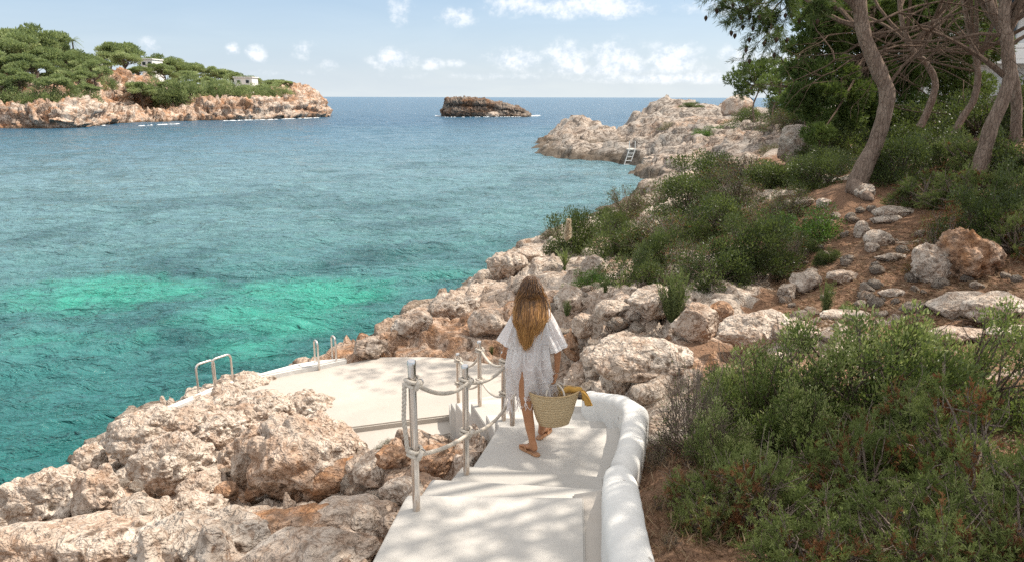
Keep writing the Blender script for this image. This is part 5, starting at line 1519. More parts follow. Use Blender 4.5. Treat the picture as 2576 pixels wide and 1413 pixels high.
prow([-20, 60, 130, 215, 440, 490], 9, 95, 'clinging to the headland cliff edge', 1.3, None, .9)
rngb = np.random.default_rng(44)
def hbush(px, w, h, back, lab):
    y = yw(px) + back; p = at_y(px, 280, y); z = head_drop(p.x, y)
    if ('mastic', 0) not in PROTO: PROTO[('mastic', 0)] = make_proto('mastic', 0)
    o = thing('cliff_shrub', lab, 'shrub', (p.x, y, z - .2), 'shrubs on the far cliff top')
    m = y / FPX; o.scale = (w * m / 1.6, w * m / 2, h * m * 1.35); o.rotation_euler = (0, 0, rngb.uniform(0, 6))
    o2 = link('foliage', FSH, o)
    P_ = proj((p.x, y, z))
V, F, T_, C, rng = bush_parts(5, .95, .95, 30, 90, .13, .06, .34)
FSH = mesh_np('foliage', V, F, G_FARP, False, {'tint': T_})
for i, (px, w, h, b) in enumerate([(-10, 60, 22, 6), (40, 60, 26, 7), (75, 50, 20, 5), (110, 60, 26, 6), (150, 50, 24, 8), (190, 46, 22, 9), (222, 40, 22, 8), (245, 30, 20, 6), (275, 40, 24, 19), (395, 44, 30, 19), (415, 40, 30, 16), (440, 50, 34, 9), (462, 60, 40, 7),
                                    (490, 50, 34, 7), (520, 56, 30, 8), (548, 40, 30, 7), (575, 50, 26, 9), (605, 50, 26, 8), (640, 50, 24, 8), (672, 46, 20, 7), (700, 44, 18, 7), (722, 34, 12, 7)]):
    hbush(px, w, h, b, f'green bush on the far cliff edge, {ORD[i]} from the left')
# palm
p = at_y(188, 150, 178); zp = head_drop(p.x, p.y)
o = thing('palm_tree', 'single palm rising above the pines on the headland skyline', 'tree', (p.x, p.y, zp))
hp = zat(104, 178) - zp
mb = MB(); mb.tube([(0, 0, 0), (.1, 0, hp * .5), (0, 0, hp)], [.25, .18, .16], 8); mb.build('trunk', FBARK, o)
P, D, N_ = [], [], []
for k in range(22):
    a = k * 2.4; el_ = .9 - .075 * k
    for s in range(14):
        q = s / 14; b = np.array([math.cos(a) * math.cos(el_) * 2.3 * q, math.sin(a) * math.cos(el_) * 2.3 * q, hp + 2.3 * q * math.sin(el_) - 1.1 * q * q])
        for sg in (-1, 1):
            P.append(b); D.append(np.array([math.cos(a) * .8 - sg * math.sin(a) * .7, math.sin(a) * .8 + sg * math.cos(a) * .7, -.25])); N_.append(np.array([0, 0, 1.0]))
V, F = leaves_mesh(np.array(P), np.array(D), np.array(N_), .65, .14)
link('crown', mesh_np('crown', V, F, G_FARP, False, {'tint': np.full(len(V), .25)}), o)

# ------------------------------------------------------------------ near pines on the slope
def tufts(rng, C, cr, n, L, W, flat=.6, per=9, up=.5):
    """needle tufts on twig ends within clumps"""
    P, D, N_, T_ = [], [], [], []
    for c, r0 in zip(C, cr):
        ct = rng.normal(0, .12)
        m = max(int(n * (r0 ** 2)), 3)
        e = unit(rng.normal(size=(m, 3))); b = c + e * (r0 * rng.random(m) ** .4)[:, None] * np.array([1, 1, flat])
        ax = unit(e * .8 + np.array([0, 0, up]) + rng.normal(size=(m, 3)) * .3)
        for k in range(per):
            P.append(b); D.append(unit(ax + rng.normal(size=(m, 3)) * .55)); N_.append(unit(rng.normal(size=(m, 3))))
            T_.append(np.clip(.42 + ct + rng.normal(0, .12, m), 0, 1))
    P, D, N_, T_ = map(np.concatenate, (P, D, N_, T_))
    V, F = leaves_mesh(P, D, N_, L * rng.uniform(.7, 1.2, len(P)), W)
    return V, F, np.repeat(T_, 4)

def smooth_path(P, n):
    P = np.array(P, float); m = len(P); out = []
    for i in range(m - 1):
        p0 = P[max(i - 1, 0)]; p1 = P[i]; p2 = P[i + 1]; p3 = P[min(i + 2, m - 1)]
        for s in np.linspace(0, 1, n)[:-1]:
            out.append(.5 * (2 * p1 + (p2 - p0) * s + (2 * p0 - 5 * p1 + 4 * p2 - p3) * s * s + (3 * p1 - p0 - 3 * p2 + p3) * s ** 3))
    out.append(P[-1]); return np.array(out)

def trunk_tube(mb, path, rad, sides=14, rough=.05, seed=0):
    C = smooth_path([(*p, r) for p, r in zip(path, rad)], 9)
    n0 = mb.n
    mb.tube(C[:, :3], C[:, 3], sides, False)
    V = mb.V[-1]
    cen = np.repeat(C[:, :3], sides, 0); d = V - cen
    k = 1 + rough * 2.2 * vnoise(V * 4.5, seed) + rough * vnoise(V * 14 * np.array([1, 1, .5]), seed + 1)
    mb.V[-1] = cen + d * k[:, None]
    return C

def branch_fan(mb, rng, start, dirn, length, r0, depth=2, droop=-.05, sides=5, spread=.6, kids=5, ends=None):
    """crooked branch with side twigs; returns tip points"""
    n = 7; p = [np.array(start, float)]; d = unit(np.array(dirn, float))
    for k in range(n):
        d = unit(d + rng.normal(size=3) * .16 + np.array([0, 0, droop]))
        p.append(p[-1] + d * length / n)
    p = np.array(p); mb.tube(p, np.linspace(r0, r0 * .3, n + 1), sides, False)
    if ends is not None and depth <= 1: ends.append((p[-1], d)); ends.append((p[-3], d))
    if depth > 0:
        for k in range(kids):
            i = rng.integers(2, n + 1)
            dd_ = unit(unit(p[i] - p[i - 1]) + rng.normal(size=3) * spread)
            branch_fan(mb, rng, p[i], dd_, length * rng.uniform(.35, .6), r0 * .42, depth - 1, droop, max(sides - 1, 3), spread, kids, ends)
    return p

def big_pine(label, path_px, y, rad_px, branches, crown_cl, seed, needles=70, extra_parts=None, ytop=None, root=None, NW=.03, NL=.2):
    """path_px from foot to top; y distance; branches: (path index, direction, length m, radius m); crown clumps (x, y, z, r) world"""
    rng = np.random.default_rng(seed)
    ys = np.linspace(y, ytop if ytop else y, len(path_px))
    pts = [at_y(a, b, yy) for (a, b), yy in zip(path_px, ys)]
    g = pts[0].copy(); gz = drop(g.x, g.y)
    if gz > .2: g.z = min(g.z, gz + .1)
    o = thing('pine_tree', label, 'tree', g)
    loc = [p - g for p in pts]; loc[0].z -= .25
    rads = [.58 * r * yy / FPX for r, yy in zip(rad_px, ys)]
    mb = MB(); C = trunk_tube(mb, [tuple(p) for p in loc], rads, 16, .05, seed)
    if root:
        for rp in root:
            trunk_tube(mb, [tuple(at_y(a, b, yy) - g) for a, b, yy, _ in rp], [r for *_, r in rp], 10, .06, seed + 3)
    mb.build('trunk', BARK, o)
    bm_ = MB(); ends = []
    for idx, dr, ln, r0, depth, kids in branches:
        branch_fan(bm_, rng, C[min(int(idx * 8), len(C) - 1), :3], dr, ln, r0 * .72, depth, -.02, 6, .55, kids, ends)
    CL = [np.array(c[:3]) - np.array(g) for c in crown_cl]; cr = [c[3] for c in crown_cl]
    top = C[-1, :3]
    for c, r_0 in zip(CL, cr):
        s = C[int(len(C) * rng.uniform(.6, .99)), :3]
        bm_.tube(curve(s, c, .12 * np.linalg.norm(c - s), 7, rng), np.linspace(.06, .02, 7), 5, False)
        for k in range(7):
            e = c + unit(rng.normal(size=3)) * r_0 * .8
            bm_.tube(curve(c, e, .1, 4, rng), np.linspace(.02, .006, 4), 3, False)
    if bm_.n: bm_.build('branch', BRANCHB, o)
    if ends:
        E = np.array([e for e, _ in ends]); 
    if CL:
        V, F, T_ = tufts(rng, CL, cr, needles, NL, NW)
        link('crown', mesh_np('crown', V, F, G_PINE, False, {'tint': T_}), o)
    return o, g, ends, rng

# clumps of a crown between two boxes
def clumps(rng, n, x, y, z, r):
    return [(rng.uniform(*x), rng.uniform(*y), rng.uniform(*z), rng.uniform(*r)) for _ in range(n)]
rc = np.random.default_rng(77)
def W_(px, py, y): p = at_y(px, py, y); return (p.x, p.y, p.z)
def pxclumps(items, g=1.0):
    """(px, py, y, radius px)"""
    return [(*W_(a, b, yy), g * r * yy / FPX) for a, b, yy, r in items]
# the big leaning pine
Y1 = 16.0
crown1 = clumps(rc, 17, (4.5, 11.5), (12, 20), (9.0, 12.6), (.7, 1.25))
o1, g1, ends1, rng1 = big_pine('big pine with a thick curving grey trunk leaning over the slope', [(2148, 478), (2165, 440), (2198, 370), (2222, 300), (2232, 240), (2212, 180), (2178, 100), (2163, 20), (2158, -70), (2120, -190), (2060, -300)], Y1,
    [46, 40, 33, 31, 31, 30, 27, 26, 25, 22, 16], [(4.3, (.6, .3, .75), 2.2, .06, 2, 4), (6.6, (.8, .4, .1), 3.5, .05, 2, 4), (6.2, (1, -.3, .05), 3.4, .05, 2, 4), (5.6, (.9, .5, .12), 3.0, .045, 2, 4)], crown1, 901, 85,
    root=[[(2150, 470, 15.9, .2), (2165, 482, 15.6, .14), (2182, 494, 15.3, .12), (2192, 500, 15.1, .06), (2198, 506, 15.0, .004)]])
# hanging branch at the top, reaching left against the sky, with cones
mb = MB(); rng = np.random.default_rng(4); ends = []
p0 = np.array(at_y(2050, -60, 13.5) - g1)
for (a, b) in [((1990, -30), (1862, 88)), ((1950, -40), (1800, 2)), ((2000, -40), (1960, 50)), ((1990, -40), (1890, 40)), ((2060, -40), (2020, 30)), ((1960, -30), (1850, 50))]:
    s = np.array(at_y(a[0], a[1], 13.5) - g1); e = np.array(at_y(b[0], b[1], 13.2) - g1)
    cv = curve(p0, s, .1, 4, rng); mb.tube(cv, np.linspace(.04, .03, 4), 5, False)
    d = e - s; branch_fan(mb, rng, s, d, np.linalg.norm(d) * .9, .02, 2, -.015, 5, .36, 7, ends)
mb.build('hanging_branch', BRANCHB, o1)
E = [e for e, _ in ends]
P, D, N_ = [], [], []
for e, d in ends:
    for k in range(18):
        P.append(e - d * rng.uniform(0, .28)); D.append(unit(d + rng.normal(size=3) * .55)); N_.append(unit(rng.normal(size=3)))
V, F = leaves_mesh(np.array(P), np.array(D), np.array(N_), .13, .009)
link('needles', mesh_np('needles', V, F, G_PINE, False, {'tint': np.full(len(V), .15)}), o1)
CONE = plain('cone_brown', (.055, .035, .025), .8, .1)
mb = MB()
for e, d in ends[::11]:
    mb = MB(); a = np.linspace(0, 1, 6); mb.tube([e + np.array([0, 0, -.10 * q]) for q in a], [.008, .028, .034, .028, .016, .004], 7)
    mb.build('cone', CONE, o1)
# pines on the right edge and behind
big_pine('pine with a forked trunk at the right edge in front of the hotel', [(2468, 400), (2490, 330), (2520, 260), (2537, 200), (2535, 120), (2528, 40), (2525, -60), (2500, -200)], 15.0, [34, 29, 26, 25, 24, 22, 20, 16],
    [(3.0, (-.7, .2, .5), 2.4, .09, 2, 4), (4.4, (-.9, .3, .25), 3.2, .06, 2, 4), (4.0, (.8, .2, .5), 2.2, .06, 2, 4)], clumps(rc, 18, (9.5, 16), (11, 18), (8.8, 12), (.8, 1.4)), 902, 85)
big_pine('second pine trunk close behind the forked one at the right edge', [(2560, 330), (2556, 240), (2540, 150), (2520, 80), (2490, 10), (2470, -90)], 17.5, [22, 20, 18, 17, 15, 12],
    [(2.5, (-.8, .3, .3), 2.6, .05, 2, 5)], clumps(rc, 10, (9, 16), (17, 23), (9.2, 12.5), (.8, 1.4)), 903, 85)
big_pine('slender pine bending left in the shade between the big pine and the forked one', [(2318, 300), (2345, 250), (2352, 205), (2330, 160), (2300, 130), (2270, 60), (2260, -40)], 23, [16, 14, 13, 12, 10, 9, 7],
    [(3, (.5, .4, .5), 2.6, .05, 2, 5), (4.2, (-.8, .2, .3), 3.0, .05, 2, 4), (4.6, (.8, .3, .2), 3.5, .05, 2, 4)], clumps(rc, 11, (10, 17), (20, 27), (8.5, 12), (.8, 1.5)), 904, 85)
big_pine('short leaning pine trunk low in the undergrowth right of the big pine', [(2395, 330), (2425, 290), (2450, 250), (2460, 180), (2440, 90), (2420, -20)], 20, [15, 14, 13, 12, 10, 8],
    [(3, (-.8, .3, .2), 3.2, .05, 2, 4), (3.5, (-.8, .2, .4), 3.4, .05, 2, 4)], clumps(rc, 10, (11, 17), (17, 24), (8.8, 12), (.8, 1.5)), 905, 85)
# broad dark pine behind the big one, its crown in view
cr6 = pxclumps([(2060, 60, 27, 60), (2010, 120, 27, 40), (2040, 180, 26.5, 48), (2075, 120, 28, 60), (2120, 70, 28, 60), (2110, 20, 27, 60), (2190, 40, 29, 70), (2150, 130, 29, 60), (2070, 235, 26, 50), (2020, 230, 26, 34), (2130, 240, 27, 60), (2190, 180, 29, 60), (2260, 120, 30, 70),
               (2330, 60, 30, 70), (2400, 140, 31, 70), (2060, 290, 26, 36), (2120, 300, 27, 50), (2180, 280, 28, 50), (2250, 220, 30, 60), (2330, 180, 31, 60), (2420, 220, 31, 70), (2300, 20, 30, 80), (2420, 40, 31, 80), (2480, 120, 32, 60), (2390, 280, 30, 50), (2300, 270, 29, 50), (2060, 340, 25, 40), (2000, 260, 26, 34), (1995, 180, 27, 30), (2100, 180, 27, 55), (2160, 230, 28, 55), (2240, 300, 28, 55), (2040, 10, 28, 40), (2220, 60, 29, 60), (2280, 190, 30, 60), (2220, -40, 29, 80), (2340, -40, 30, 80), (2450, -40, 30, 80)])
big_pine('broad dark pine whose crown fills the slope behind the big leaning trunk', [(2120, 400), (2130, 350), (2145, 280), (2160, 200), (2180, 120), (2200, 20)], 28, [13, 12, 11, 10, 8, 6],
    [(2, (-.8, -.2, .2), 3.2, .05, 2, 5), (2.4, (-.9, -.1, .35), 3.4, .05, 2, 5), (3, (.9, -.2, .1), 4.0, .05, 2, 5), (2.6, (.7, -.5, .0), 4.0, .05, 2, 5), (3.4, (.9, -.4, .2), 5.0, .05, 2, 6)], cr6, 906, 520, NW=.04)
# small sunlit wind-bent pines on the shoulder
def small_pine(px, py, y, items, label, seed):
    big_pine(label, [(px, py), (px - 6, py - 40), (px + 8, py - 80), (px + 14, py - 115)], y, [4, 3.4, 2.8, 2], [(1.4, (-.7, 0, .5), 2.2, .05, 1, 4), (2, (.7, .1, .5), 2.2, .05, 1, 4)], pxclumps(items, 1.3), seed, 120, NW=.06, NL=.3)
small_pine(1900, 310, 62, [(1850, 200, 60, 22), (1880, 180, 61, 26), (1910, 170, 62, 26), (1930, 195, 62, 26), (1895, 215, 61, 24), (1868, 232, 60, 20), (1945, 165, 64, 26)], 'wind-bent sunlit pine farthest left on the wooded shoulder', 907)
small_pine(1950, 320, 52, [(1940, 210, 52, 26), (1975, 190, 53, 28), (2000, 165, 54, 30), (1985, 230, 52, 26), (1960, 240, 51, 22), (2010, 215, 54, 30)], 'sunlit pine second from the left on the wooded shoulder', 908)
small_pine(2030, 330, 42, [(1990, 250, 42, 26), (2020, 235, 42, 28), (2050, 260, 43, 30), (2020, 280, 42, 26), (2080, 240, 44, 30)], 'low pine in half shade between the shoulder and the dark crown', 909)
# the pine whose high thin crown dapples the stairs
big_pine('pine on the slope right of the stairs that shades them, its crown above the picture', [(2900, 1150), (2920, 900), (2900, 500), (2850, 100), (2780, -300), (2700, -700)], 6.3, [66, 62, 58, 52, 46, 40],
    [], clumps(rc, 62, (3.9, 8.2), (3.5, 9.5), (9.8, 12.2), (.4, .8)), 910, 110, NW=.02, NL=.17)
# ------------------------------------------------------------------ the woman
ZL = CZ - HL
SKIN = None
m, t, out = newmat('tanned_skin')
n1 = noise(t, opos(t), 14, 4, .6)
principled(t, out, ramp(t, n1, [(.3, (.36, .165, .080)), (.7, (.46, .225, .115))]), .45, .35, None, Subsurface_Weight=0.0)
SKIN = m
m, t, out = newmat('hair')
hc = ramp(t, attr(t, 'tint'), [(0, (.050, .022, .010)), (.3, (.115, .055, .022)), (.6, (.30, .145, .046)), (1.0, (.54, .29, .095))])
principled(t, out, hc, .38, .5)
HAIR = m

foot_l = at_h(1341, 1146, HL); foot_r = at_h(1363, 1103, HL)
O = Vector(((foot_l.x + foot_r.x) / 2, (foot_l.y + foot_r.y) / 2, ZL))
def J(px, py, y): return at_y(px, py, y) - O
yb = (foot_l.y + foot_r.y) / 2
woman = thing('person', 'woman seen from behind in a fringed white lace tunic, walking down the stairs', 'person', O)

ankL = Vector((foot_l.x, foot_l.y, ZL)) - O + Vector((0.0, 0.045, .085)); ankR = Vector((foot_r.x, foot_r.y, ZL)) - O + Vector((0.0, 0.045, .085))
kneL = J(1329, 1047, foot_l.y + .12); kneR = J(1366, 1030, foot_r.y + .10)
pel = J(1336, 920, yb + .02); hipL = J(1314, 938, yb + .01); hipR = J(1358, 938, yb + .02)
wst = J(1337, 868, yb + .01); chs = J(1338, 815, yb + .01); nkb = J(1338, 779, yb + .03); nkt = J(1337, 757, yb + .05); hd = J(1336, 735, yb + .07)
shL = J(1303, 791, yb + .02); shR = J(1374, 791, yb + .02)
elL = J(1277, 858, yb - .01); wrL = J(1268, 886, yb + .20); haL = J(1269, 893, yb + .28)
elR = J(1403, 872, yb - .01); wrR = J(1401, 938, yb + .0); haR = J(1396, 957, yb + .01)
def skin_chain(verts, edges, root=0, sub=2, name='tmp'):
    me = bpy.data.meshes.new(name)
    me.from_pydata([tuple(v[0]) for v in verts], edges, [])
    o = bpy.data.objects.new(name, me); COL.objects.link(o)
    md = o.modifiers.new('s', 'SKIN'); md.use_smooth_shade = True
    for i, v in enumerate(me.skin_vertices[0].data):
        r = verts[i][1]; v.radius = r if isinstance(r, tuple) else (r, r); v.use_root = (i == root)
    o.modifiers.new('b', 'SUBSURF').levels = sub
    dg = bpy.context.evaluated_depsgraph_get(); ev = o.evaluated_get(dg)
    m2 = bpy.data.meshes.new_from_object(ev)
    bpy.data.objects.remove(o)
    b_ = bmesh.new(); b_.from_mesh(m2)
    bmesh.ops.holes_fill(b_, edges=b_.edges, sides=0)
    bmesh.ops.recalc_face_normals(b_, faces=b_.faces)
    b_.to_mesh(m2); b_.free()
    return m2
L_ = lambda a, b, f: a.lerp(b, f)
bv = [(pel, (.125, .095)), (wst, (.10, .078)), (chs, (.125, .085)), (nkb, (.065, .06)), (nkt, (.047, .05)), (hd, (.078, .09)), (hd + Vector((0, .0, .075)), (.06, .07)),   # 0-6
      (hipL, .085), (L_(hipL, kneL, .5), .071), (kneL, .050), (L_(kneL, ankL, .33), .051), (L_(kneL, ankL, .72), .036), (ankL, .031),   # 7-12
      (hipR, .085), (L_(hipR, kneR, .5), .071), (kneR, .050), (L_(kneR, ankR, .33), .051), (L_(kneR, ankR, .72), .036), (ankR, .031),   # 13-18
      (shL, .05), (L_(shL, elL, .5), .041), (elL, .034), (L_(elL, wrL, .4), .033), (wrL, .022),   # 19-23
      (shR, .05), (L_(shR, elR, .5), .041), (elR, .034), (L_(elR, wrR, .35), .034), (wrR, .022)]   # 24-28
be = [(0, 1), (1, 2), (2, 3), (3, 4), (4, 5), (5, 6), (0, 7), (7, 8), (8, 9), (9, 10), (10, 11), (11, 12), (0, 13), (13, 14), (14, 15), (15, 16), (16, 17), (17, 18),
      (2, 19), (19, 20), (20, 21), (21, 22), (22, 23), (2, 24), (24, 25), (25, 26), (26, 27), (27, 28)]
# feet: heel and toes
def foot_chain(ank, ang):
    f = Vector((math.sin(ang), math.cos(ang), 0)); s = Vector((f.y, -f.x, 0))
    z0 = .032
    ch = [ank, Vector((ank.x, ank.y, z0 + .012)) - f * .045, Vector((ank.x, ank.y, z0 + .014)) + f * .05, Vector((ank.x, ank.y, z0)) + f * .115]
    toes = [(ch[3] + s * dx + f * dl + Vector((0, 0, -.006)), r) for dx, dl, r in ((-.030, .055, .013), (-.010, .052, .010), (.006, .046, .0095), (.020, .038, .009), (.032, .028, .0085))]
    return ch, toes, f, s
ANG_L, ANG_R = R(-38), R(28)
for ai, (ank, ang) in ((12, (ankL, ANG_L)), (18, (ankR, ANG_R))):
    ch, toes, f, s = foot_chain(ank, ang)
    sg = 1 if ai == 12 else -1
    n = len(bv)
    bv += [(ch[1], (.028, .028)), (ch[2], (.030, .024)), (ch[3], (.036, .018))]
    be += [(ai, n), (ai, n + 1), (n + 1, n + 2)]
body_me = skin_chain(bv, be)
parts_ = [body_me]
def palm(wr, ha, side, curl_dir, spread_dir, fwd):
    """palm and five fingers; fwd along hand, spread across knuckles, curl towards curl_dir"""
    fw = fwd.normalized(); sp = spread_dir.normalized(); cu = curl_dir.normalized()
    out_ = []
    pv = [(wr, (.021, .017)), (wr + fw * .035, (.027, .015)), (wr + fw * .075, (.036, .014))]
    out_.append(skin_chain(pv, [(0, 1), (1, 2)]))
    for k, (off, ln) in enumerate(((-.030, .062), (-.010, .072), (.010, .068), (.029, .052))):
        b = wr + fw * .078 + sp * off
        p1 = b + (fw * .85 + cu * .5) * ln * .42; p2 = p1 + (fw * .15 + cu * .98) * ln * .34; p3 = p2 + (-fw * .75 + cu * .55) * ln * .28
        out_.append(skin_chain([(wr + fw * .055 + sp * off * .8, .0095), (b, .0095), (p1, .0088), (p2, .0082), (p3, .0072)], [(0, 1), (1, 2), (2, 3), (3, 4)]))
    tb = wr + fw * .022 - sp * .024
    t1 = tb + (fw * .6 - sp * .7 + cu * .35) * .034; t2 = t1 + (fw * .75 + cu * .6 + sp * .1) * .028; t3 = t2 + (fw * .5 + cu * .7 + sp * .35) * .022
    out_.append(skin_chain([(wr + fw * .012 - sp * .008, .012), (tb, .0115), (t1, .0105), (t2, .0095), (t3, .008)], [(0, 1), (1, 2), (2, 3), (3, 4)]))
    return out_
parts_ += palm(wrR, haR, 1, Vector((-1, 0.05, 0)), Vector((0, -1, 0.05)), haR - wrR)
parts_ += palm(wrL, haL, -1, Vector((0.1, .25, -1)), Vector((-.9, .3, 0)), haL - wrL)
for ank, ang in ((ankL, ANG_L), (ankR, ANG_R)):
    ch, toes, f, s = foot_chain(ank, ang)
    mir = 1 if ang < 0 else -1
    for (p, r) in toes:
        q = ch[3] + (p - ch[3]) if mir > 0 else ch[3] + (p - ch[3]) - s * 2 * (p - ch[3]).dot(s)
        parts_.append(skin_chain([(L_(ch[2], ch[3], .6) + (q - ch[3]) * .3, r * 1.1), (L_(ch[3], q, .5), r), (q, r * .9)], [(0, 1), (1, 2)]))
# face: nose, lips, ears, eye sockets on the far side of the head
fr = Vector((0, 1, 0))
face = [([(hd + Vector((0, .085, .0)), .012), (hd + Vector((0, .108, -.022)), .014)], 0), ([(hd + Vector((-.02, .088, -.052)), .008), (hd + Vector((0, .095, -.052)), .010), (hd + Vector((.02, .088, -.052)), .008)], 0),
        ([(hd + Vector((-.02, .06, -.085)), .03), (hd + Vector((0.02, .06, -.085)), .03)], 0)]
for ch, _ in face: parts_.append(skin_chain(ch, [(i, i + 1) for i in range(len(ch) - 1)]))
for sx in (-1, 1): parts_.append(skin_chain([(hd + Vector((sx * .083, .0, .02)), (.008, .02)), (hd + Vector((sx * .083, .0, -.02)), (.007, .014))], [(0, 1)]))
bm = bmesh.new()
for pm in parts_: bm.from_mesh(pm)
tmp = bpy.data.meshes.new('body'); bm.to_mesh(tmp); bm.free()
to = bpy.data.objects.new('tmpb', tmp); COL.objects.link(to)
rm = to.modifiers.new('r', 'REMESH'); rm.mode = 'VOXEL'; rm.voxel_size = .0048; rm.use_smooth_shade = True
sm_ = to.modifiers.new('sm', 'SMOOTH'); sm_.iterations = 3; sm_.factor = .5
me = bpy.data.meshes.new_from_object(to.evaluated_get(bpy.context.evaluated_depsgraph_get())); me.name = 'body'
bpy.data.objects.remove(to)
me.materials.clear(); me.materials.append(SKIN)
for pl_ in me.polygons: pl_.use_smooth = True
body = link('body', me, woman)
EYE = plain('eye_white', (.7, .68, .65), .2, .5)
for sx in (-1, 1):
    mb = MB(); A = np.linspace(-math.pi / 2, math.pi / 2, 8); c = hd + Vector((sx * .032, .076, .008))
    mb.tube([(c.x, c.y, c.z + .012 * math.sin(a)) for a in A], [.0005 + .012 * math.cos(a) for a in A], 12); mb.build('eye', EYE, woman)

# sandals
SAND = plain('tan_leather', (.42, .235, .13), .55, .3, 0, .15, 30)
for ank, ang in ((ankL, ANG_L), (ankR, ANG_R)):
    f = Vector((math.sin(ang), math.cos(ang), 0)); s = Vector((f.y, -f.x, 0)); c = Vector((ank.x, ank.y, 0))
    ol = [(-.085, .0), (-.078, .024), (-.05, .034), (0, .034), (.06, .043), (.11, .048), (.15, .042), (.178, .022), (.186, 0)]
    prof = ol + [(u, -v) for u, v in ol[-2:0:-1]]
    mb = MB(); mb.prism([tuple((c + f * u + s * v)[:2]) for u, v in prof], .002, .018)
    so_ = mb.build('sandal', SAND, woman, False, .003)
    mb = MB()
    a0 = c + f * .125 + Vector((0, 0, .036))
    for sg in (-1, 1): mb.tube([c + f * .128 + Vector((0, 0, .03)), c + f * .095 + s * sg * .028 + Vector((0, 0, .056)), c + f * .045 + s * sg * .040 + Vector((0, 0, .02))], .006, 6)
    mb.build('strap', SAND, so_)

# tunic ------------------------------------------------------------
m, t, out = newmat('lace_tunic')
e = attr(t, 'emb')
weave = noise(t, opos(t), 220, 2, .5)
crep = noise(t, nd(t, 'ShaderNodeMapping', {'Vector': opos(t), 'Scale': (1, 1, .12)}).outputs[0], 60, 3, .6)
colr = mix(t, e, ramp(t, crep, [(.3, (.83, .795, .78)), (.7, (.90, .87, .855))]), (.95, .94, .93))
p = nd(t, 'ShaderNodeBsdfPrincipled', {'Base Color': colr, 'Roughness': .85, 'Specular IOR Level': .15, 'Normal': bump(t, mth(t, 'ADD', mth(t, 'MULTIPLY', crep, .5), mth(t, 'MULTIPLY', e, 1.0)), .5, .006)})
tl = nd(t, 'ShaderNodeBsdfTranslucent', {'Color': colr})
mx = nd(t, 'ShaderNodeMixShader', {0: .35, 1: p.outputs[0], 2: tl.outputs[0]})
tr = nd(t, 'ShaderNodeBsdfTransparent')
mx2 = nd(t, 'ShaderNodeMixShader', {0: mth(t, 'MULTIPLY', mth(t, 'SUBTRACT', 1.0, e), .09, True), 1: mx.outputs[0], 2: tr.outputs[0]})
t.links.new(mx2.outputs[0], out.inputs[0])
TUNIC = m
def embroidery(X_, Z_, back=True):
    """white motifs drawn on the cloth; X_ across, Z_ above the ground"""
    e_ = np.zeros(len(X_))
    def line(d, w): return 1 - sstep(w * .55, w, np.abs(d))
    # paired waves above the hem
    for z0, ph in ((.665, 0.0), (.700, math.pi)):
        e_ = np.maximum(e_, line(Z_ - (z0 + .014 * np.sin(X_ * 46 + ph)), .0075))
    k = X_ / .137; fx = (k - np.round(k)) * .137
    e_ = np.maximum(e_, 1 - sstep(.006, .011, np.hypot(fx, Z_ - .683)))
    e_ = np.maximum(e_, 1 - sstep(.006, .011, np.hypot(((k + .5) - np.round(k + .5)) * .137, Z_ - .735)))
    e_ = np.maximum(e_, 1 - sstep(.006, .011, np.hypot(fx, Z_ - .632)))
    # big scalloped loops in the middle of the back
    P_ = .155; k = X_ / P_; fx = (k - np.round(k)) * P_
    rr_ = np.hypot(fx, (Z_ - .875) * .9)
    low = Z_ < .875
    e_ = np.maximum(e_, .75 * line(rr_ - .062 - .012 * np.sin(X_ * 9), .012) * low)
    e_ = np.maximum(e_, .75 * line(np.abs(fx) - .062 + .10 * np.maximum(Z_ - .875, 0), .013) * ((Z_ >= .875) & (Z_ < 1.07)))
    dr = np.hypot(fx * 1.7, (Z_ - .90) - .02)
    e_ = np.maximum(e_, line(np.hypot(np.abs(fx) - .0, (Z_ - .915) * .6) - .022, .008))
    # dots over the shoulders
    g1 = (X_ / .042); g2 = (Z_ / .05); ox = (np.floor(g2) % 2) * .5
    dd_ = np.hypot((g1 + ox - np.round(g1 + ox)) * .042, (g2 - np.floor(g2) - .5) * .05)
    e_ = np.maximum(e_, (1 - sstep(.006, .010, dd_)) * (Z_ > 1.10))
    e_ = np.maximum(e_, (1 - sstep(.0045, .008, dd_)) * ((Z_ < 1.0) & (Z_ > .90)) * (np.abs(fx) < .04))
    return e_
zc = {}
nu, nv = 150, 260
def ring_center(z):
    pts = [(pel.z - .35, (kneL + kneR) / 2), (pel.z, pel), (wst.z, wst), (chs.z, chs), (nkb.z, nkb)]
    zs = [p_[0] for p_ in pts]
    return np.interp(z, zs, [p_[1].x for p_ in pts]), np.interp(z, zs, [p_[1].y for p_ in pts])
ztop = nkb.z + .008; zhem = J(1335, 986, yb).z
zl = np.linspace(ztop, zhem, nu)
ang = np.linspace(0, 2 * np.pi, nv, endpoint=False)
Vt = []; E_ = []
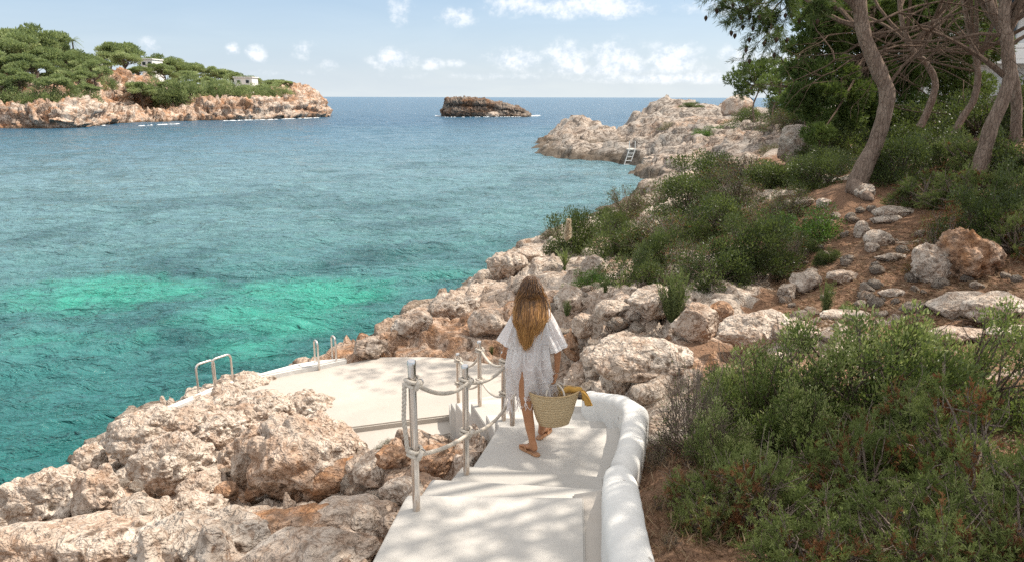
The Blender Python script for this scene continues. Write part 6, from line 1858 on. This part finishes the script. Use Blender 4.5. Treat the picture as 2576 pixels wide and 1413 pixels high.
for i, z in enumerate(zl):
    q = i / (nu - 1)
    cx, cy_ = ring_center(z)
    dz_ = ztop - z
    sw = np.interp(dz_, [0, .02, .05, .09, .16, .30, .45, .62, .82], [.062, .105, .158, .180, .182, .180, .186, .200, .226])
    sdp = np.interp(dz_, [0, .03, .08, .2, .35, .5, .65, .82], [.058, .082, .105, .118, .105, .120, .130, .135])
    k = 2.6 if dz_ < .3 else 2.2
    ca, sa = np.cos(ang), np.sin(ang)
    rad = (np.abs(ca) ** k + np.abs(sa) ** k) ** (-1 / k)
    fold = sstep(.12, .8, dz_ / .8) * (.020 * np.sin(ang * 7 + 2.2 * math.sin(z * 5) + .6) + .012 * np.sin(ang * 15 + 1.3 + 3 * z) + .006 * np.sin(ang * 29 + 5 * z))
    fold = fold + .008 * np.sin(ang * 11 + z * 9) * sstep(.03, .15, dz_)
    hx = ca * rad * (sw + fold); hy = sa * rad * (sdp + fold)
    hem = 0.0
    if q > .9: hem = -.030 * (q - .9) * 10 * (0.5 + .5 * np.sin(ang * 2 + 2.6)) - .012 * (q - .9) * 10 * np.sin(ang * 5)
    zz_ = np.full(nv, z) + hem
    # stride: cloth pushed by the legs
    hy = hy + .03 * sstep(.5, .85, dz_) * np.sin(ang + .7)
    Vt.append(np.stack([cx - .006 - .020 * sstep(.15, .6, dz_) + hx, cy_ + hy, zz_], 1)); E_.append(embroidery(hx * 1.25 + 0 * ca, zz_))
Vt = np.concatenate(Vt); E_ = np.concatenate(E_)
Ft = grid_faces(nu, nv, True)
# wide half sleeves
def sleeve(sh, el, sgn):
    n1_, n2_ = 60, 110
    rows, es = [], []
    d = (el - sh); ln = d.length; d.normalize()
    up = Vector((0, 1, 0)); side = d.cross(up).normalized(); up = side.cross(d).normalized()
    for i in range(n1_):
        q = i / (n1_ - 1)
        c = sh - d * .05 + d * (ln * 1.0 + .05) * q
        ru = np.interp(q, [0, .3, .7, 1], [.075, .082, .088, .098]); rs = np.interp(q, [0, .3, .7, 1], [.058, .068, .078, .088])
        a = np.linspace(0, 2 * np.pi, n2_, endpoint=False)
        f_ = (.010 * np.sin(a * 5 + q * 4) + .006 * np.sin(a * 11 + 2 * q)) * (.3 + q)
        drop_ = -.03 * q
        P_ = np.array(c) + (np.cos(a) * (ru + f_))[:, None] * np.array(up) + (np.sin(a) * (rs + f_))[:, None] * np.array(side) + np.array([0, 0, drop_])
        rows.append(P_)
        g1 = a * .09 / .042; g2 = q * ln / .045
        dd_ = np.hypot((g1 - np.round(g1)) * .042, (g2 - np.round(g2)) * .045)
        es.append(np.maximum((1 - sstep(.006, .011, dd_)) * (q > .25), (abs(q - .93) < .035) * (.5 + .5 * np.sign(np.sin(a * 26))) + (q > .975)))
    return np.concatenate(rows), grid_faces(n1_, n2_, True), np.clip(np.concatenate(es), 0, 1)
Vs = [Vt]; Fs = [Ft]; Es = [E_]; n0 = len(Vt)
for sh, el, sg in ((shL + Vector((.012, 0, -.012)), elL + Vector((-.005, .01, .0)), -1), (shR + Vector((-.012, 0, -.012)), elR + Vector((.004, 0, .012)), 1)):
    a, b, c = sleeve(sh, el, sg); Vs.append(a); Fs.append(b + n0); Es.append(c); n0 += len(a)
tunic = link('tunic', mesh_np('tunic', np.concatenate(Vs), np.concatenate(Fs), TUNIC, True, {'emb': np.concatenate(Es)}), woman)
# tasselled fringe along the hem
hemr = Vt[-nv:]
FR = plain('fringe_thread', (.84, .79, .77), .9, .1)
mb = MB(); rng = np.random.default_rng(12)
for i in range(0, nv, 2):
    p0 = hemr[i]; gth = (i // 10) * 10 + 5
    pk = hemr[min(gth, nv - 1)] + np.array([0, 0, -.055])
    ln = .17 + .05 * math.sin(i * .05 + 2) + rng.normal() * .012
    e_ = pk + np.array([rng.normal() * .016, rng.normal() * .016, -ln + .05])
    mid = (pk + e_) / 2 + np.array([rng.normal() * .008, rng.normal() * .008, 0])
    mb.tube(smooth_path([p0, (p0 + pk) / 2 + rng.normal(size=3) * .003, pk, mid, e_], 4), .0026, 3, False)
# knotted net above the tassels
for i in range(0, nv, 5):
    a = hemr[i]; b = hemr[(i + 5) % nv] + np.array([0, 0, -.03]); c = hemr[(i + 10) % nv]
    mb.tube([a, b, c], .0016, 3, False); mb.tube([a + np.array([0, 0, -.028]), b + np.array([0, 0, -.025]), c + np.array([0, 0, -.028])], .0016, 3, False)
mb.build('fringe', FR, tunic)

# hair -------------------------------------------------------------
rng = np.random.default_rng(31)
tip = J(1322, 876, yb - .02)
Vh, Fh, Th, nH = [], [], [], 0
hc_ = hd + Vector((0, -.004, .022))
NS = 1500
for s in range(NS):
    # root on the scalp: crown, sides and back (face side left free)
    a = rng.uniform(-1.0, 1.0) * math.pi * .74; elv = rng.uniform(-.35, 1.5)
    d = Vector((math.sin(a) * math.cos(elv), -math.cos(a) * math.cos(elv), math.sin(elv)))
    root = hc_ + Vector((d.x * .083, d.y * .098, d.z * .098))
    ln = rng.beta(3, 1.4)
    side = d.x
    # falls round the skull, then down the back, gathering to a blunt point right of the left shoulder blade
    px_ = np.interp(side, [-1, -.5, 0, .5, 1], [-.115, -.07, -.01, .055, .115]) + rng.normal() * .018
    back_y = yb - .105 - O.y + 0.03 * abs(side) - rng.random() * .03
    z_end = tip.z + (1 - ln) * .26 + .10 * abs(side) ** 1.4 + rng.normal() * .012
    p1 = root + Vector((d.x * .022, d.y * .022, -.005 + .022 * max(d.z, 0)))
    p2 = Vector((hd.x + px_ * .95, hd.y - .085 * math.cos(a * .75) - .012, hd.z - .06))
    if abs(side) > .75: p2.y += .02
    p3 = Vector((hd.x + px_ * 1.05 - .008, back_y, chs.z + .08 + rng.normal() * .01))
    p4 = Vector((hd.x + px_ * .74 - .022, back_y - .005, (chs.z + z_end) / 2 + .03))
    p5 = Vector((tip.x + (px_ * .48) + .008 + rng.normal() * .006, back_y + .008, z_end))
    pth = smooth_path([root, p1, p2, p3, p4, p5], 5)
    q = np.linspace(0, 1, len(pth))
    wv = .007 * np.sin(q * rng.uniform(9, 15) + rng.uniform(0, 6.3)) * sstep(.15, .6, q)
    wv2 = .006 * np.sin(q * rng.uniform(8, 13) + rng.uniform(0, 6.3)) * sstep(.15, .6, q)
    fly = rng.normal() * .05 if rng.random() < .05 else 0
    pth = pth + np.stack([wv + fly * q ** 2 * .6, -np.abs(wv2) - abs(fly) * .3 * q, 0 * q], 1)
    mb = MB(); tone = rng.normal() * .17
    mb.tube(pth, np.interp(q, [0, .1, .75, 1], [.0022, .0030, .0026, .0006]), 4, False, np.clip(.08 + .95 * q ** 1.15 + tone + .10 * (side > .3) * q, 0, 1))
    Vh.append(mb.V[0]); Fh.append(np.array(mb.F) + nH); Th.append(mb.A[0]); nH += mb.n
hair = link('hair', mesh_np('hair', np.concatenate(Vh), np.concatenate(Fh), HAIR, True, {'tint': np.concatenate(Th)}), woman)
# scalp shell under the strands
V, F = ICO[4]; V = V * np.array([.090, .106, .104]); k = ~((V[:, 1] > .045) & (V[:, 2] < .05)); keepf = k[F].all(1) & (V[F][:, :, 2].min(1) > -.085)
Vh_ = V + np.array(hc_)
link('hair_cap', mesh_np('hair_cap', Vh_, F[keepf], HAIR, True, {'tint': np.full(len(V), .12)}), hair)

# ------------------------------------------------------------------ straw basket held in the right hand
m, t, out = newmat('straw_weave')
u_ = attr(t, 'row'); v_ = attr(t, 'col')
st_ = noise(t, nd(t, 'ShaderNodeCombineXYZ', {0: mth(t, 'MULTIPLY', v_, 9.0), 1: mth(t, 'MULTIPLY', u_, 2.6), 2: 0.0}).outputs[0], 1.0, 4, .7)
stitch = mth(t, 'ABSOLUTE', mth(t, 'SINE', mth(t, 'ADD', mth(t, 'MULTIPLY', v_, 190.0), mth(t, 'MULTIPLY', u_, 3.1))))
band = mth(t, 'ABSOLUTE', mth(t, 'SINE', mth(t, 'MULTIPLY', u_, math.pi)))
cst = ramp(t, st_, [(.25, (.50, .345, .18)), (.5, (.76, .58, .34)), (.75, (.90, .76, .52))])
cst = mix(t, ramp(t, band, [(0, (.7, .7, .7)), (.25, (0, 0, 0))]), cst, (.26, .17, .085))
principled(t, out, cst, .75, .2, bump(t, mth(t, 'ADD', band, mth(t, 'MULTIPLY', stitch, .4)), .8, .006))
STRAWB = m
yB = yb - .02
rimc = J(1394, 985, yB); botc = J(1394, 1063, yB)
bk = thing('straw_basket', 'woven straw basket with rope handles carried in the woman\'s right hand', 'basket', O + Vector(rimc))
half_top = (at_y(1461, 985, yB) - at_y(1329, 985, yB)).x / 2; half_bot = (at_y(1434, 1068, yB) - at_y(1362, 1068, yB)).x / 2
hB = rimc.z - botc.z + .012
nu_, nv_ = 64, 120; rows = []; ur = []; vr = []
yaw = R(8)
def bring(q, inset=0.0):
    a = np.linspace(0, 2 * np.pi, nv_, endpoint=False)
    rx = half_bot + (half_top - half_bot) * q ** .85 - inset; ry = .075 + .055 * q - inset
    rimlift = .020 * (np.cos(a) ** 2) * q ** 4 - .030 * (np.sin(a) ** 2) * q ** 6 * 0
    sag_ = -.022 * (1 - q) * np.cos(a) ** 2 * 0
    x = np.cos(a) * rx; y = np.sin(a) * ry; z = -hB + hB * q + rimlift
    X__ = x * math.cos(yaw) - y * math.sin(yaw); Y__ = x * math.sin(yaw) + y * math.cos(yaw)
    return np.stack([X__, Y__, z], 1), a
qs = np.concatenate([[0.0], np.linspace(.015, 1, nu_ - 1)])
for i, q in enumerate(qs):
    P_, a = bring(q)
    if i == 0: P_ = P_ * np.array([.82, .82, 1]) + np.array([0, 0, -.006])
    P_ = P_ + (.004 * np.abs(np.sin(q * 13 * math.pi)))* np.stack([np.cos(a), np.sin(a), 0 * a], 1)
    P_ = P_ + .006 * np.stack([vnoise(P_ * 9, 1), vnoise(P_ * 9, 2), vnoise(P_ * 9, 3)], 1)
    rows.append(P_); ur.append(np.full(nv_, q * 13)); vr.append(a)
for i, q in enumerate(np.linspace(1, .05, 24)):
    P_, a = bring(q, .010); rows.append(P_); ur.append(np.full(nv_, q * 13)); vr.append(a)
V = np.concatenate(rows); F = grid_faces(len(rows), nv_, True)
F = np.concatenate([F])
cen = np.array([[0, 0, -hB - .006], [0, 0, -hB + .03]])
mbk = mesh_np('body', np.concatenate([V, cen]), np.concatenate([F, np.stack([np.full(nv_, len(V)), np.arange(nv_), (np.arange(nv_) + 1) % nv_, (np.arange(nv_) + 1) % nv_], 1)[:, [0, 2, 1, 1]][:0].reshape(-1, 4)]) if False else F, STRAWB, True,
              {'row': np.concatenate(ur + [np.zeros(2)]), 'col': np.concatenate(vr + [np.zeros(2)])})
link('body', mbk, bk)
mb = MB(); P_, a = bring(0.0); P_ = P_ * np.array([.82, .82, 1]) + np.array([0, 0, -.006]); mb.V.append(P_); mb.F.append(tuple(range(nv_))); mb.A.append(np.zeros(nv_)); mb.n = nv_
m2 = plain('straw_plain', (.46, .33, .18), .8, .2, 0, .2, 40)
mb.build('base', m2, bk, False)
P_, a = bring(1.0); mb = MB(); mb.tube(np.concatenate([P_, P_[:1]]), .008, 7, False); mb.build('rim', m2, bk)
hloc = O + haR - bk.location
grip = Vector((hloc.x - .012, hloc.y, hloc.z - .012))
for sg, yy in ((-1, -.10), (1, .10)):
    pa = Vector((-.075 + (.02 if sg > 0 else 0), yy * .9, .0)); pb = Vector((.085, yy * .9, .004))
    gp = grip + Vector((0, sg * .008, 0))
    lift = [pa + Vector((0, 0, -.05)), pa + Vector((0, 0, .01)), pa.lerp(gp, .55) + Vector((-.02, 0, .012)), gp + Vector((-.018, 0, -.006)), gp, gp + Vector((.018, 0, -.006)), pb.lerp(gp, .5) + Vector((.022, 0, .01)), pb + Vector((0, 0, .01)), pb + Vector((0, 0, -.05))]
    o = rope_mesh(smooth_path(lift, 6), .0085, .04, 'handle', bk); o.data.materials[0] = ROPE
# mustard cloth spilling over the rim
m, t, out = newmat('mustard_cloth')
principled(t, out, ramp(t, noise(t, opos(t), 9, 4, .6), [(.3, (.44, .24, .055)), (.7, (.62, .38, .12))]), .9, .1, bump(t, noise(t, opos(t), 160, 2), .4, .004))
CLOTH = m
cl = thing('mustard_scarf', 'mustard yellow cloth hanging over the right end of the straw basket', 'scarf', bk.location + Vector((half_top - .01, .0, .012)))
mb = MB()
for k in range(2):
    nu2, nv2 = 24, 40; rows = []
    base_a = (-.5, .35)[k]
    for i in range(nu2):
        q = i / (nu2 - 1); wd = (.018 + .062 * q) * (1.0, .75)[k]
        v = np.linspace(-1, 1, nv2)
        yy = v * wd; pl_ = .014 * np.sin(v * 9 + k * 2 + q * 2) * (.3 + q)
        x = .012 + .055 * q * (1, .5)[k] + pl_; z = .02 * math.sin(q * 3.0) - .125 * q ** 1.4 * (1, .8)[k] + .016 * np.sin(v * 5 + k) * q - (.012 * np.abs(v) * q)
        rows.append(np.stack([x + .045 * q * np.abs(v), yy + (.01, -.02)[k], z], 1))
    V = np.concatenate(rows); V2 = V + np.array([.003, 0, .0015]); F = grid_faces(nu2, nv2)
    mb.add(np.concatenate([V, V2]), [tuple(f) for f in F[:, ::-1]] + [tuple(f + len(V)) for f in F])
o = mb.build('drape', CLOTH, cl)
mb = MB(); mb.tube(smooth_path([(-.16, .0, -.02), (-.10, .02, .006), (-.05, -.01, .012), (.0, .0, .016), (.02, 0, .008)], 5), np.interp(np.linspace(0, 1, 17), [0, .2, .8, 1], [.012, .03, .022, .014]), 10); mb.build('bunch', CLOTH, cl)
